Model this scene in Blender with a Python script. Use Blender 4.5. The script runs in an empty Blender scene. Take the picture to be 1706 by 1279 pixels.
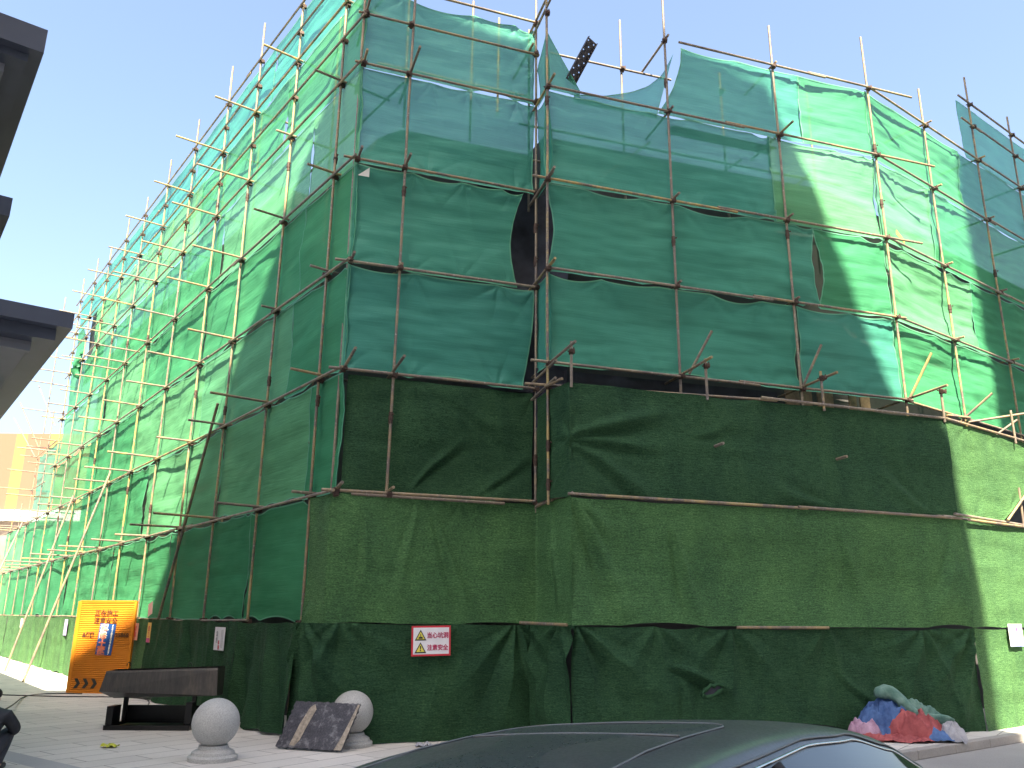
import bpy, bmesh, math, random
from mathutils import Vector, Matrix, noise
R = math.radians
random.seed(7)
sc = bpy.context.scene
# ---------------------------------------------------------------- camera
cd = bpy.data.cameras.new('camera'); cam = bpy.data.objects.new('camera', cd)
sc.collection.objects.link(cam); sc.camera = cam
cd.sensor_width = 36; cd.lens = 36 * 1384.07 / 1706; cd.clip_end = 2000; cd.clip_start = 0.05
cam.matrix_world = Matrix.Translation((0, 0, 1.68)) @ Matrix.Rotation(R(90 + 15.661), 4, 'X') @ Matrix.Rotation(R(0.491), 4, 'Z')
# ---------------------------------------------------------------- sky and sun
SAZ, SEL = 174.0, 51.0
w = bpy.data.worlds.new('World'); sc.world = w; w.use_nodes = True
nt = w.node_tree; bg = nt.nodes['Background']
sky = nt.nodes.new('ShaderNodeTexSky'); sky.sky_type = 'NISHITA'; sky.sun_disc = False
sky.sun_elevation = R(SEL); sky.sun_rotation = R(SAZ); sky.air_density = 1.0; sky.dust_density = 5.0; sky.ozone_density = 1.0
nt.links.new(sky.outputs[0], bg.inputs[0]); bg.inputs[1].default_value = 0.085
sl = bpy.data.lights.new('sun', 'SUN'); sl.energy = 5.0; sl.angle = R(0.35); sl.color = (1, .88, .66)
so = bpy.data.objects.new('sun', sl); sc.collection.objects.link(so)
sd = Vector((math.sin(R(SAZ)) * math.cos(R(SEL)), math.cos(R(SAZ)) * math.cos(R(SEL)), math.sin(R(SEL))))
so.rotation_euler = sd.to_track_quat('Z', 'Y').to_euler(); so.location = (0, -20, 60)
vs = sc.view_settings; vs.view_transform = 'Standard'; vs.look = 'None'; vs.gamma = 1; vs.exposure = 2.45
# ---------------------------------------------------------------- helpers
def tag(o, label=None, cat=None, group=None, kind=None):
    if label: o['label'] = label
    if cat: o['category'] = cat
    if group: o['group'] = group
    if kind: o['kind'] = kind
    return o
def empty(name, loc=(0, 0, 0), rz=0.0):
    o = bpy.data.objects.new(name, None); o.location = loc; o.rotation_euler = (0, 0, rz)
    o.empty_display_size = .1; sc.collection.objects.link(o); return o
def mesh(name, V, F, mat, parent=None, smooth=False, uv=None):
    m = bpy.data.meshes.new(name); m.from_pydata([tuple(v) for v in V], [], F); m.update()
    if uv:
        l = m.uv_layers.new(name='UV')
        for lp in m.loops: l.data[lp.index].uv = uv[lp.vertex_index]
    if smooth: m.polygons.foreach_set('use_smooth', [True] * len(m.polygons))
    if isinstance(mat, (list, tuple)):
        for a in mat: m.materials.append(a)
    elif mat: m.materials.append(mat)
    o = bpy.data.objects.new(name, m); sc.collection.objects.link(o)
    if parent: o.parent = parent
    return o
class MB:
    def __init__(s): s.V = []; s.F = []; s.M = []
    def add(s, V, F, m=0):
        b = len(s.V); s.V += [Vector(v) for v in V]; s.F += [tuple(i + b for i in f) for f in F]; s.M += [m] * len(F)
    def tube(s, p, q, r, n=8, r2=None, m=0):
        p = Vector(p); q = Vector(q); d = (q - p).normalized()
        a = d.orthogonal().normalized(); b = d.cross(a); r2 = r if r2 is None else r2
        V = []
        for k in range(n):
            c_, s_ = math.cos(2 * math.pi * k / n), math.sin(2 * math.pi * k / n)
            V.append(p + (a * c_ + b * s_) * r)
        for k in range(n):
            c_, s_ = math.cos(2 * math.pi * k / n), math.sin(2 * math.pi * k / n)
            V.append(q + (a * c_ + b * s_) * r2)
        F = [(k, (k + 1) % n, n + (k + 1) % n, n + k) for k in range(n)] + [tuple(range(n - 1, -1, -1)), tuple(range(n, 2 * n))]
        s.add(V, F, m)
    def pipe(s, P, r, n=6, m=0):
        P = [Vector(p) for p in P]; V = []; F = []
        for i, p in enumerate(P):
            d = (P[min(i + 1, len(P) - 1)] - P[max(i - 1, 0)]).normalized()
            u = Vector((0, 0, 1)) if abs(d.z) < .9 else Vector((1, 0, 0))
            a = d.cross(u).normalized(); b = d.cross(a)
            rr = r[i] if isinstance(r, (list, tuple)) else r
            V += [p + (a * math.cos(2 * math.pi * k / n) + b * math.sin(2 * math.pi * k / n)) * rr for k in range(n)]
        for i in range(len(P) - 1):
            for k in range(n): F.append((i * n + k, i * n + (k + 1) % n, (i + 1) * n + (k + 1) % n, (i + 1) * n + k))
        F += [tuple(range(n - 1, -1, -1)), tuple(range((len(P) - 1) * n, len(P) * n))]
        s.add(V, F, m)
    def box(s, x0, x1, y0, y1, z0, z1, T=None, m=0):
        V = [Vector((x, y, z)) for z in (z0, z1) for y in (y0, y1) for x in (x0, x1)]
        if T is not None: V = [T @ v for v in V]
        s.add(V, [(0, 2, 3, 1), (4, 5, 7, 6), (0, 1, 5, 4), (2, 6, 7, 3), (0, 4, 6, 2), (1, 3, 7, 5)], m)
    def prism(s, P, z0, z1, m=0):
        n = len(P)
        s.add([(x, y, z0) for x, y in P] + [(x, y, z1) for x, y in P],
              [tuple(range(n - 1, -1, -1)), tuple(range(n, 2 * n))] + [(k, (k + 1) % n, n + (k + 1) % n, n + k) for k in range(n)], m)
    def lathe(s, prof, n=40, m=0, T=None):
        V = []; F = []
        for r, z in prof:
            for k in range(n):
                v = Vector((r * math.cos(2 * math.pi * k / n), r * math.sin(2 * math.pi * k / n), z)); V.append(T @ v if T else v)
        for i in range(len(prof) - 1):
            for k in range(n): F.append((i * n + k, i * n + (k + 1) % n, (i + 1) * n + (k + 1) % n, (i + 1) * n + k))
        F += [tuple(range(n - 1, -1, -1)), tuple(range((len(prof) - 1) * n, len(prof) * n))]
        s.add(V, F, m)
    def build(s, name, mat, parent=None, smooth=False, bevel=0):
        o = mesh(name, s.V, s.F, mat, parent, smooth)
        if any(s.M): o.data.polygons.foreach_set('material_index', s.M)
        if bevel:
            b = bmesh.new(); b.from_mesh(o.data)
            bmesh.ops.bevel(b, geom=list(b.edges), offset=bevel, segments=2, affect='EDGES', profile=.5); b.to_mesh(o.data); b.free()
        return o
def fix_normals(o):
    b = bmesh.new(); b.from_mesh(o.data); bmesh.ops.recalc_face_normals(b, faces=b.faces); b.to_mesh(o.data); b.free(); return o
def smooth_by_angle(o, deg=40):
    me = o.data; me.polygons.foreach_set('use_smooth', [True] * len(me.polygons))
    b = bmesh.new(); b.from_mesh(me)
    for e in b.edges:
        if len(e.link_faces) == 2 and e.calc_face_angle(0) > R(deg): e.smooth = False
    b.to_mesh(me); b.free(); return o
# ---------------------------------------------------------------- materials
class NT:
    def __init__(s, name):
        s.m = bpy.data.materials.new(name); s.m.use_nodes = True; s.t = s.m.node_tree
        s.p = s.t.nodes['Principled BSDF']; s.out = s.t.nodes['Material Output']
    def n(s, ty, **k):
        o = s.t.nodes.new(ty)
        for a, b in k.items(): setattr(o, a, b)
        return o
    def l(s, a, b): s.t.links.new(a, b)
    def coord(s, kind='Object', scale=(1, 1, 1), rot=(0, 0, 0)):
        c = s.n('ShaderNodeTexCoord'); m = s.n('ShaderNodeMapping')
        m.inputs['Scale'].default_value = scale; m.inputs['Rotation'].default_value = rot
        s.l(c.outputs[kind], m.inputs[0]); return m.outputs[0]
    def noise(s, vec, sc_, det=3, rough=.5):
        o = s.n('ShaderNodeTexNoise'); o.inputs['Scale'].default_value = sc_; o.inputs['Detail'].default_value = det
        o.inputs['Roughness'].default_value = rough
        if vec: s.l(vec, o.inputs['Vector'])
        return o.outputs['Fac']
    def ramp(s, fac, stops):
        o = s.n('ShaderNodeValToRGB'); e = o.color_ramp.elements
        while len(e) < len(stops): e.new(.5)
        for i, (p, c_) in enumerate(stops):
            e[i].position = p; e[i].color = (*c_, 1) if len(c_) == 3 else c_
        s.l(fac, o.inputs[0]); return o.outputs[0]
    def mix(s, f, a, b, mode='MIX'):
        o = s.n('ShaderNodeMix', data_type='RGBA', blend_type=mode)
        for i, v in ((0, f), (6, a), (7, b)):
            if hasattr(v, 'links') or hasattr(v, 'is_linked'): s.l(v, o.inputs[i])
            else: o.inputs[i].default_value = (*v, 1) if isinstance(v, tuple) else v
        return o.outputs[2]
    def bump(s, h, st=.3, dist=.01):
        o = s.n('ShaderNodeBump'); o.inputs['Strength'].default_value = st; o.inputs['Distance'].default_value = dist
        s.l(h, o.inputs['Height']); return o.outputs[0]
    def set(s, **k):
        for a, v in k.items():
            i = s.p.inputs[a.replace('_', ' ')]
            if hasattr(v, 'is_linked'): s.l(v, i)
            else: i.default_value = (*v, 1) if isinstance(v, tuple) else v
        return s
def plain(name, col, rough=.6, metal=0.0, var=.12, sc_=6, bump=0.0):
    t = NT(name); f = t.noise(t.coord(), sc_, 5, .6)
    d = tuple(c_ * (1 - var * 1.6) for c_ in col); b = tuple(min(1, c_ * (1 + var)) for c_ in col)
    t.set(Base_Color=t.ramp(f, [(.3, d), (.7, b)]), Roughness=rough, Metallic=metal)
    if bump: t.set(Normal=t.bump(f, bump, .01))
    return t.m
def net_mat(name, ca, cb, opac=.8, transl=.4):
    t = NT(name); t.t.nodes.remove(t.p)
    vec = t.coord('UV')
    big = t.noise(t.coord('UV', (1, 1, 1)), .7, 3, .6)
    streak = t.noise(t.coord('UV', (.5, 9, 1)), 2.5, 4, .6)
    col = t.mix(t.ramp(big, [(.3, (0, 0, 0)), (.7, (1, 1, 1))]), ca, cb)
    col = t.mix(.35, col, t.ramp(streak, [(.3, (.70, .74, .74)), (.7, (1, 1, 1))]), 'MULTIPLY')
    oi = t.n('ShaderNodeObjectInfo')
    col = t.mix(.5, col, t.ramp(oi.outputs['Random'], [(0, (.82, .9, 1)), (.5, (1, 1, 1)), (1, (1, .97, .85))]), 'MULTIPLY')
    nrm = t.bump(streak, .5, .022)
    df = t.n('ShaderNodeBsdfDiffuse'); tl = t.n('ShaderNodeBsdfTranslucent'); tp = t.n('ShaderNodeBsdfTransparent')
    for x in (df, tl): t.l(col, x.inputs[0])
    t.l(nrm, df.inputs['Normal'])
    gl = t.n('ShaderNodeBsdfGlossy'); gl.inputs['Roughness'].default_value = .45; gl.inputs[0].default_value = (.7, .9, .85, 1); t.l(nrm, gl.inputs['Normal'])
    m1 = t.n('ShaderNodeMixShader'); m1.inputs[0].default_value = transl
    t.l(df.outputs[0], m1.inputs[1]); t.l(tl.outputs[0], m1.inputs[2])
    m0 = t.n('ShaderNodeMixShader'); m0.inputs[0].default_value = .015
    t.l(m1.outputs[0], m0.inputs[1]); t.l(gl.outputs[0], m0.inputs[2])
    m2 = t.n('ShaderNodeMixShader')
    fine = t.noise(t.coord('UV', (1, 1, 1)), 90, 1, .5)
    op = t.ramp(fine, [(.3, (opac - .14,) * 3), (.7, (min(1, opac + .12),) * 3)])
    t.l(op, m2.inputs[0]); t.l(tp.outputs[0], m2.inputs[1]); t.l(m0.outputs[0], m2.inputs[2]); t.l(m2.outputs[0], t.out.inputs[0])
    return t.m
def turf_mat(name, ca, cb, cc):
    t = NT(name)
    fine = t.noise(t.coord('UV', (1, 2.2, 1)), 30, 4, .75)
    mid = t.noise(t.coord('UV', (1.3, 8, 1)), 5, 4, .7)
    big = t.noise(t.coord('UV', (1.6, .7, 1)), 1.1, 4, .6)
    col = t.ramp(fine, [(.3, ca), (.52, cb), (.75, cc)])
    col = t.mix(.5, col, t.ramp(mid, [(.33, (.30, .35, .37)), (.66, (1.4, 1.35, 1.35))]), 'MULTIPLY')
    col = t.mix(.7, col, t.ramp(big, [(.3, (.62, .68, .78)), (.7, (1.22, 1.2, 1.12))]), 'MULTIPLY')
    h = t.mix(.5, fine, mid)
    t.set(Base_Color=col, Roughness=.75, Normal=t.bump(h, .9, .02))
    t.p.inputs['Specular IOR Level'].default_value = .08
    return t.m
NETS = [net_mat('net_green', (.058, .285, .135), (.080, .33, .16), .90, .25),
        net_mat('net_teal', (.068, .31, .235), (.088, .35, .265), .92, .3),
        net_mat('net_leaf', (.125, .38, .19), (.15, .43, .22), .92, .25),  # yellow-green tint, sunlight partly in the colour: paler for mostly sunlit nets
        net_mat('net_cyan', (.06, .36, .28), (.085, .41, .31), .80, .4)]
HEM = net_mat('net_hem', (.14, .40, .27), (.18, .44, .30), 1.0, .25)
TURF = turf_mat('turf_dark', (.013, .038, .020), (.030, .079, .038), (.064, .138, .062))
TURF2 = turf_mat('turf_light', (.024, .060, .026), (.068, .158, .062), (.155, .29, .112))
def pole_mat():
    t = NT('pole_paint'); v = t.coord('Object')
    a = t.noise(v, 3, 4, .7); b = t.noise(v, 22, 3, .6); oi = t.n('ShaderNodeObjectInfo')
    base = t.ramp(oi.outputs['Random'], [(0, (.18, .145, .11)), (.3, (.31, .225, .11)), (.6, (.22, .19, .155)), (.85, (.42, .30, .09)), (1, (.23, .205, .18))])
    c1 = t.mix(t.ramp(a, [(.42, (0, 0, 0)), (.6, (1, 1, 1))]), base, (.15, .12, .105))
    c2 = t.mix(t.ramp(b, [(.58, (0, 0, 0)), (.72, (.8, .8, .8))]), c1, (.36, .33, .30))
    t.set(Base_Color=c2, Roughness=.55, Metallic=.1, Normal=t.bump(b, .3, .004)); return t.m
POLE = pole_mat()
CLAMP = plain('clamp_rust', (.075, .045, .035), .7, .3, .3, 30)
CLOTH_SHADE = plain('cloth_and_shade', (.035, .037, .055), .8, 0, .4, 2, .3)  # black tarpaulin cloth, also the painted shade inside gaps and the torn hole
def concrete(name, ca, cb, s1=1.2):
    t = NT(name); v = t.coord(); a = t.noise(v, s1, 5, .65); b = t.noise(v, 40, 3, .6)
    col = t.mix(.4, t.ramp(a, [(.3, ca), (.7, cb)]), t.ramp(b, [(.3, (.7, .7, .7)), (.7, (1.1, 1.1, 1.1))]), 'MULTIPLY')
    t.set(Base_Color=col, Roughness=.85, Normal=t.bump(b, .3, .004)); return t.m
BODY = concrete('bare_concrete', (.05, .05, .055), (.08, .078, .08))
# ---------------------------------------------------------------- plan of the scaffold
def V2(p, d, t_, n=None, k=0.0):
    x = p[0] + d[0] * t_; y = p[1] + d[1] * t_
    if n: x += n[0] * k; y += n[1] * k
    return (x, y)
class Face:
    def __init__(s, p, d, n): s.p, s.d, s.n = p, d, n
    def at(s, t_, out=0.0): return V2(s.p, s.d, t_, s.n, out)
    def a3(s, t_, z, out=0.0): x, y = s.at(t_, out); return Vector((x, y, z))
CA = (-2.58, 12.03); Q1 = (.37, 13.08); Q2 = (.55, 12.47); B4 = (7.12, 14.57); K = (.86, 12.0); M_ = (7.55, 14.10)
FL = Face(CA, (-.6088, .7934), (-.7934, -.6088))
FA = Face(CA, (.942, .335), (.335, -.942))
FB = Face(Q2, (.9525, .3045), (.3045, -.9525))
FC = Face(B4, (.8066, .5911), (.5911, -.8066))
FM = Face(M_, (.8066, .5911), (.5911, -.8066))
FK = Face(K, (.954, .2995), (.2995, -.954))
LZ = [0, 1.57, 3.40, 5.24, 7.01, 8.80, 10.60, 12.28, 13.65]
BZ = {1: 1.57, 2: 3.37, 3: 5.51, 4: 7.10, 5: 8.71, 6: 10.49, 7: 12.01}
LT = [.70, 2.84, 5.07, 7.16, 9.71, 12.18, 14.6, 16.9, 19.3, 21.6, 24.0, 26.3, 28.6, 30.9, 33.2, 35.5, 37.8]
BT = [0, 2.32, 4.67, 6.90]
CT = [2.17, 4.55, 6.72, 8.95]
# ---------------------------------------------------------------- ground
def ground_mats():
    t = NT('asphalt'); v = t.coord('Object'); a = t.noise(v, .35, 5, .6); b = t.noise(v, 60, 4, .7)
    col = t.mix(.5, t.ramp(a, [(.3, (.26, .25, .24)), (.7, (.36, .345, .33))]), t.ramp(b, [(.3, (.6, .6, .6)), (.7, (1.2, 1.2, 1.2))]), 'MULTIPLY')
    t.set(Base_Color=col, Roughness=.9, Normal=t.bump(b, .5, .006)); asp = t.m
    t = NT('paving'); v = t.coord('Object', (1, 1, 1), (0, 0, R(-52.5)))
    br = t.n('ShaderNodeTexBrick'); t.l(v, br.inputs[0])
    br.inputs['Scale'].default_value = 1.0; br.inputs['Brick Width'].default_value = 1.2; br.inputs['Row Height'].default_value = .40
    br.inputs['Mortar Size'].default_value = .007; br.inputs['Mortar Smooth'].default_value = .3; br.offset = .5
    br.inputs['Color1'].default_value = (.57, .545, .505, 1); br.inputs['Color2'].default_value = (.65, .62, .575, 1); br.inputs['Mortar'].default_value = (.13, .12, .11, 1)
    sx = t.n('ShaderNodeSeparateXYZ'); t.l(v, sx.inputs[0])
    # darker bands that run along the wall
    def band(c0, wd):
        s1 = t.n('ShaderNodeMath', operation='SUBTRACT'); t.l(sx.outputs['X'], s1.inputs[0]); s1.inputs[1].default_value = c0
        s2 = t.n('ShaderNodeMath', operation='ABSOLUTE'); t.l(s1.outputs[0], s2.inputs[0])
        s3 = t.n('ShaderNodeMath', operation='LESS_THAN'); t.l(s2.outputs[0], s3.inputs[0]); s3.inputs[1].default_value = wd
        return s3.outputs[0]
    bands = t.n('ShaderNodeMath', operation='MAXIMUM'); t.l(band(3.62, .26), bands.inputs[0]); t.l(band(5.0, .17), bands.inputs[1])
    a = t.noise(t.coord('Object'), .5, 5, .6); b = t.noise(t.coord('Object'), 35, 4, .7)
    col = t.mix(bands.outputs[0], br.outputs['Color'], (.38, .38, .39))
    col = t.mix(.6, col, t.ramp(a, [(.3, (.75, .75, .76)), (.7, (1.08, 1.05, 1.02))]), 'MULTIPLY')
    col = t.mix(.4, col, t.ramp(b, [(.3, (.75, .75, .75)), (.7, (1.12, 1.12, 1.12))]), 'MULTIPLY')
    inv = t.n('ShaderNodeMath', operation='SUBTRACT'); inv.inputs[0].default_value = 1; t.l(br.outputs['Fac'], inv.inputs[1])
    t.set(Base_Color=col, Roughness=.8, Normal=t.bump(inv.outputs[0], .6, .01)); return asp, t.m
ASP, PAV = ground_mats()
S = 500
tag(mesh('road', [(-S, -S, -.12), (S, -S, -.12), (S, S, -.12), (-S, S, -.12)], [(0, 1, 2, 3)], ASP), kind='structure')
K0 = (5.49, 12.05); kd = (.809, .588)
kp = lambda s_, off=0.0: (K0[0] + kd[0] * s_ - kd[1] * off, K0[1] + kd[1] * s_ + kd[0] * off)
g = MB(); g.prism([kp(-60, .15), kp(70, .15), kp(70, 120), kp(-60, 120)], -.119, 0)
tag(g.build('pavement', PAV), kind='structure')
kerbm = concrete('kerb_stone', (.30, .28, .26), (.40, .37, .34))
g = MB()
for i in range(-14, 30):
    g.prism([kp(i * 1.0 + .004), kp(i * 1.0 + .996), kp(i * 1.0 + .996, .147), kp(i * 1.0 + .004, .147)], -.118, .002)
tag(g.build('kerb', kerbm, bevel=.008), kind='structure')
# ---------------------------------------------------------------- sheets
def nz(x, y, z=0.0): return noise.noise(Vector((x, y, z)))
def path_sheet(name, P, z0, z1, mat, seed, out=-.05, nx=None, nzr=26, billow=.08, folds=0.0, ztop=None, zbot=None, ledge=None, redge=None,
               droop=.07, lift=.05, tie=1.1, hem=True, hemmat=None, rad=.035, amp=.012, parent=None, ties=None, fans=None, creases=None):
    """a cloth hung along the plan polyline P between heights z0 and z1"""
    P = [Vector((p[0], p[1])) for p in P]
    seg = [(P[i + 1] - P[i]).length for i in range(len(P) - 1)]; L = sum(seg)
    rnd = random.Random(seed)
    if nx is None: nx = max(24, int(L / .075))
    def plan(s_):
        s_ = max(-.5, min(L + .5, s_)); k = 0
        while k < len(seg) - 1 and s_ > seg[k]: s_ -= seg[k]; k += 1
        d = (P[k + 1] - P[k]).normalized(); n = Vector((d.y, -d.x))
        q = P[k] + d * s_
        # soften corners of the normal
        if k + 1 < len(seg) and seg[k] - s_ < .12:
            d2 = (P[k + 2] - P[k + 1]).normalized(); n = (n + Vector((d2.y, -d2.x)) * (1 - (seg[k] - s_) / .12)).normalized()
        return q, n
    tt = [0.0]
    while tt[-1] < L: tt.append(tt[-1] + tie * rnd.uniform(.6, 1.4))
    tt[-1] = L
    dr = [droop * rnd.choice((.15, .4, 1, 1.5, .7)) for _ in tt]; lf = [lift * rnd.choice((0, .3, 1, 1.6, .5)) for _ in tt]
    def scal(s_, arr):
        for i in range(len(tt) - 1):
            if s_ <= tt[i + 1]:
                f = (s_ - tt[i]) / max(1e-4, tt[i + 1] - tt[i]); return arr[i] * max(0, math.sin(math.pi * f)) ** .75
        return 0
    cr = [(x, 1, rnd.uniform(0, 6), rnd.uniform(.4, 1.3)) for x in tt] + [(x, 0, rnd.uniform(0, 6), rnd.uniform(.3, 1)) for x in tt]
    if ties: cr += [(a, b, rnd.uniform(0, 6), k) for a, b, k in ties]
    H_ = z1 - z0; V = []; UV = []
    for j in range(nzr + 1):
        v = j / nzr
        for i in range(nx + 1):
            s_ = L * i / nx
            e = 0
            if ledge: e += ledge(v) * (1 - i / nx) ** 3
            if redge: e += redge(v) * (i / nx) ** 3
            s2 = s_ + e
            zt = (ztop(s_) if ztop else z1) - scal(s_, dr); zb = (zbot(s_) if zbot else z0) + scal(s_, lf)
            z = zb + (zt - zb) * v
            q, n = plan(s2)
            ef = max(0, math.sin(math.pi * v)) ** .6
            d = out + ef * billow * (nz(s2 * .55, z * .7, seed) - .25)
            d += amp * nz(s2 * .7 + z * .5, z * 4.5, seed + 3.3) * (.3 + ef)
            d += amp * .5 * nz(s2 * 2.2 - z * 1.5, z * 9, seed + 9.3) * (.3 + ef)
            for tx, tv, ph, k in cr:
                dx = s2 - tx; dz = (v - tv) * H_; r = math.hypot(dx, dz)
                if r < 1.4:
                    a = math.atan2(dz, dx)
                    d += rad * k * math.exp(-r / .38) * min(1, r / .12) * (abs(math.sin(a * 3.5 + ph)) ** .6 - .6)
            if folds:
                sh = s2 + .22 * (1 - v) * nz(s2 * .6, seed * 1.7, 0) * 2
                f1 = 1 - abs(nz(sh * 1.25, z * .22, seed + 5)) * 3.0
                f2 = 1 - abs(nz(sh * 2.9 + z * .5, z * .5, seed + 8)) * 3
                d += folds * (.25 + .75 * (1 - v)) * (max(f1, -.4) * .75 + max(f2, -.3) * .25 - .3)
            if fans:
                for fs, A_, kf, reach in fans:
                    dx = s2 - fs; dz = zt - z + .06; r = math.hypot(dx, dz); th = math.atan2(dx, dz)
                    if r < reach and abs(th) < 1.2:
                        d += A_ * min(1, r / .25) * (1 - r / reach) ** .6 * math.cos(th * .95) * (1 - 2.2 * abs(((th * kf / 3.14 + fs + .12 * nz(s2 * 2, z * 2, seed)) % 1) - .5) ** .8)
            if creases:
                for c0, c1, c2, c3, A_, wd in creases:
                    vx, vz = c2 - c0, c3 - c1; LL = math.hypot(vx, vz); tt_ = ((s2 - c0) * vx + (z - c1) * vz) / (LL * LL)
                    if -.15 < tt_ < 1.15:
                        pd = ((s2 - c0) * vz - (z - c1) * vx) / LL + .06 * math.sin(tt_ * 3 + c0); e2 = pd / (wd * (.35 + .8 * max(0, tt_)))
                        if abs(e2) < 3: d += A_ * max(0, math.sin(math.pi * max(0, min(1, (tt_ + .15) / 1.3)))) * (math.exp(-e2 * e2) - .7 * math.exp(-(e2 - 1.1) ** 2))
            V.append((q.x + n.x * d, q.y + n.y * d, z)); UV.append((s2 + seed * 3.1, z))
    F = [(j * (nx + 1) + i, j * (nx + 1) + i + 1, (j + 1) * (nx + 1) + i + 1, (j + 1) * (nx + 1) + i) for j in range(nzr) for i in range(nx)]
    o = mesh(name, V, F, mat, parent, True, UV)
    if hem:
        hb = MB()
        def row(idx, inward):
            pts = [Vector(V[k]) for k in idx]; vs_ = []
            for a, k in enumerate(idx):
                b = Vector(V[inward[a]]); din = (b - pts[a]); din.z *= 1
                din = din.normalized() * .022
                nn = plan(L * (k % (nx + 1)) / nx)[1]
                vs_ += [pts[a] + Vector((nn.x, nn.y, 0)) * .006, pts[a] + din + Vector((nn.x, nn.y, 0)) * .007]
            hb.add(vs_, [(2 * a, 2 * a + 2, 2 * a + 3, 2 * a + 1) for a in range(len(idx) - 1)])
        w_ = nx + 1
        row([j * w_ for j in range(nzr + 1)], [j * w_ + 1 for j in range(nzr + 1)])
        row([j * w_ + nx for j in range(nzr + 1)], [j * w_ + nx - 1 for j in range(nzr + 1)])
        row([nzr * w_ + i for i in range(w_)], [(nzr - 1) * w_ + i for i in range(w_)])
        row([i for i in range(w_)], [w_ + i for i in range(w_)])
        hb.build('hem', hemmat or HEM, o, True)
    return o
ORD = ['', 'lowest', 'second', 'third', 'fourth', 'fifth', 'sixth', 'seventh', 'top']
SEQ = ['nearest the corner', 'second sheet from the corner', 'third sheet from the corner', 'fourth sheet from the corner', 'fifth sheet from the corner', 'sixth sheet from the corner']
seed = 1
# left wall nets
Lseams = {2: [.62, 3.3, 8.0, 13.2, 19.0, 26.5, 40], 3: [0.02, 1.15, 5.2, 10.6, 15.4, 22.0, 29.5, 35.0], 4: [0.02, 2.2, 6.9, 12.6, 17.8, 24.0],
          5: [0.02, 2.0, 7.3, 12.0, 17.2, 24.0], 6: [0.02, 1.9, 6.7, 11.0, 16.8, 24.0], 7: [0.02, 3.4, 8.8, 14.0, 20.6], 8: [0.02, 4.4, 9.7, 15.2, 20.4, 24.0]}
shade = {2: 2, 3: 2, 4: 2, 5: 1, 6: 1, 7: 1, 8: 0}
for k in range(2, 9):
    sm = Lseams[k]
    for i in range(len(sm) - 1):
        mt = NETS[3] if k == 8 else NETS[(0, 2, 0, 0, 2)[(seed * 7 + k) % 5] if k > 2 else 0]
        if k == 2 and i == 0: mt = NETS[0]
        a, b = sm[i], sm[i + 1]
        z1 = LZ[k] if k < 8 else 13.65
        far = a > 15
        o = path_sheet('debris_net', [FL.at(b), FL.at(a)], LZ[k - 1], z1, mt, seed, nx=int((b - a) / (.16 if far else .09)), nzr=14 if far else 22,
                       billow=.10, rad=.03, amp=.02, hem=True, droop=.06 if k < 6 else .03, lift=.05 if k < 6 else .02, tie=1.1)
        st = 'shaded' if i <= shade[k] - 1 and k != 8 else 'sunlit'
        pos = SEQ[i] if i < 6 else 'seventh sheet from the corner'
        if i == len(sm) - 2: pos = 'at the far end'
        tag(o, f'{st} green net on the left wall, {ORD[k]} tier, {pos}', 'net', 'green nets tied to the long left wall')
        seed += 1
o = path_sheet('debris_net', [FL.at(28.6), FL.at(24.0)], 5.24, 8.05, NETS[3], seed, nzr=16, nx=30); seed += 1
tag(o, 'sunlit green net rising alone above the low far end of the left wall', 'net', 'green nets tied to the long left wall')
o = path_sheet('debris_net', [FL.at(24.0), FL.at(22.9)], 10.6, 12.28, NETS[0], seed, nzr=14, nx=14, redge=lambda v: .5 * math.sin(math.pi * v)); seed += 1
tag(o, 'narrow green net strip beyond the dark hole high on the left wall', 'net', 'green nets tied to the long left wall')
# front (angled) face nets
def A_at(t_): return FA.at(t_)
Lw = 3.13
for k, mt, extra in ((4, 1, dict(redge=lambda v: -.13 * (1 - v) ** 2 * 1.5)), (5, 1, dict(redge=lambda v: -.42 * math.sin(math.pi * (.15 + .6 * (1 - v))) )), (6, 1, {}), (7, 1, dict(ztop=lambda s_: 12.2))):
    o = path_sheet('debris_net', [FA.at(0.0), FA.at(Lw)], LZ[k - 1], LZ[k], NETS[mt], seed, nzr=44, nx=110, billow=.13, amp=.024, rad=.06, ties=[(Lw, .95, 2.2), (Lw, .5, 1.0)] if k == 7 else None, **extra)
    d_ = {4: 'smooth green net just above the dark turf on the short front face', 5: 'green net beside the black gap on the short front face',
          6: 'bluish net with a pale see-through triangle, second from top on the short front face', 7: 'topmost green net on the short front face, gathered at its upper right'}[k]
    tag(o, d_, 'net', 'green nets on the front faces'); seed += 1
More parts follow.
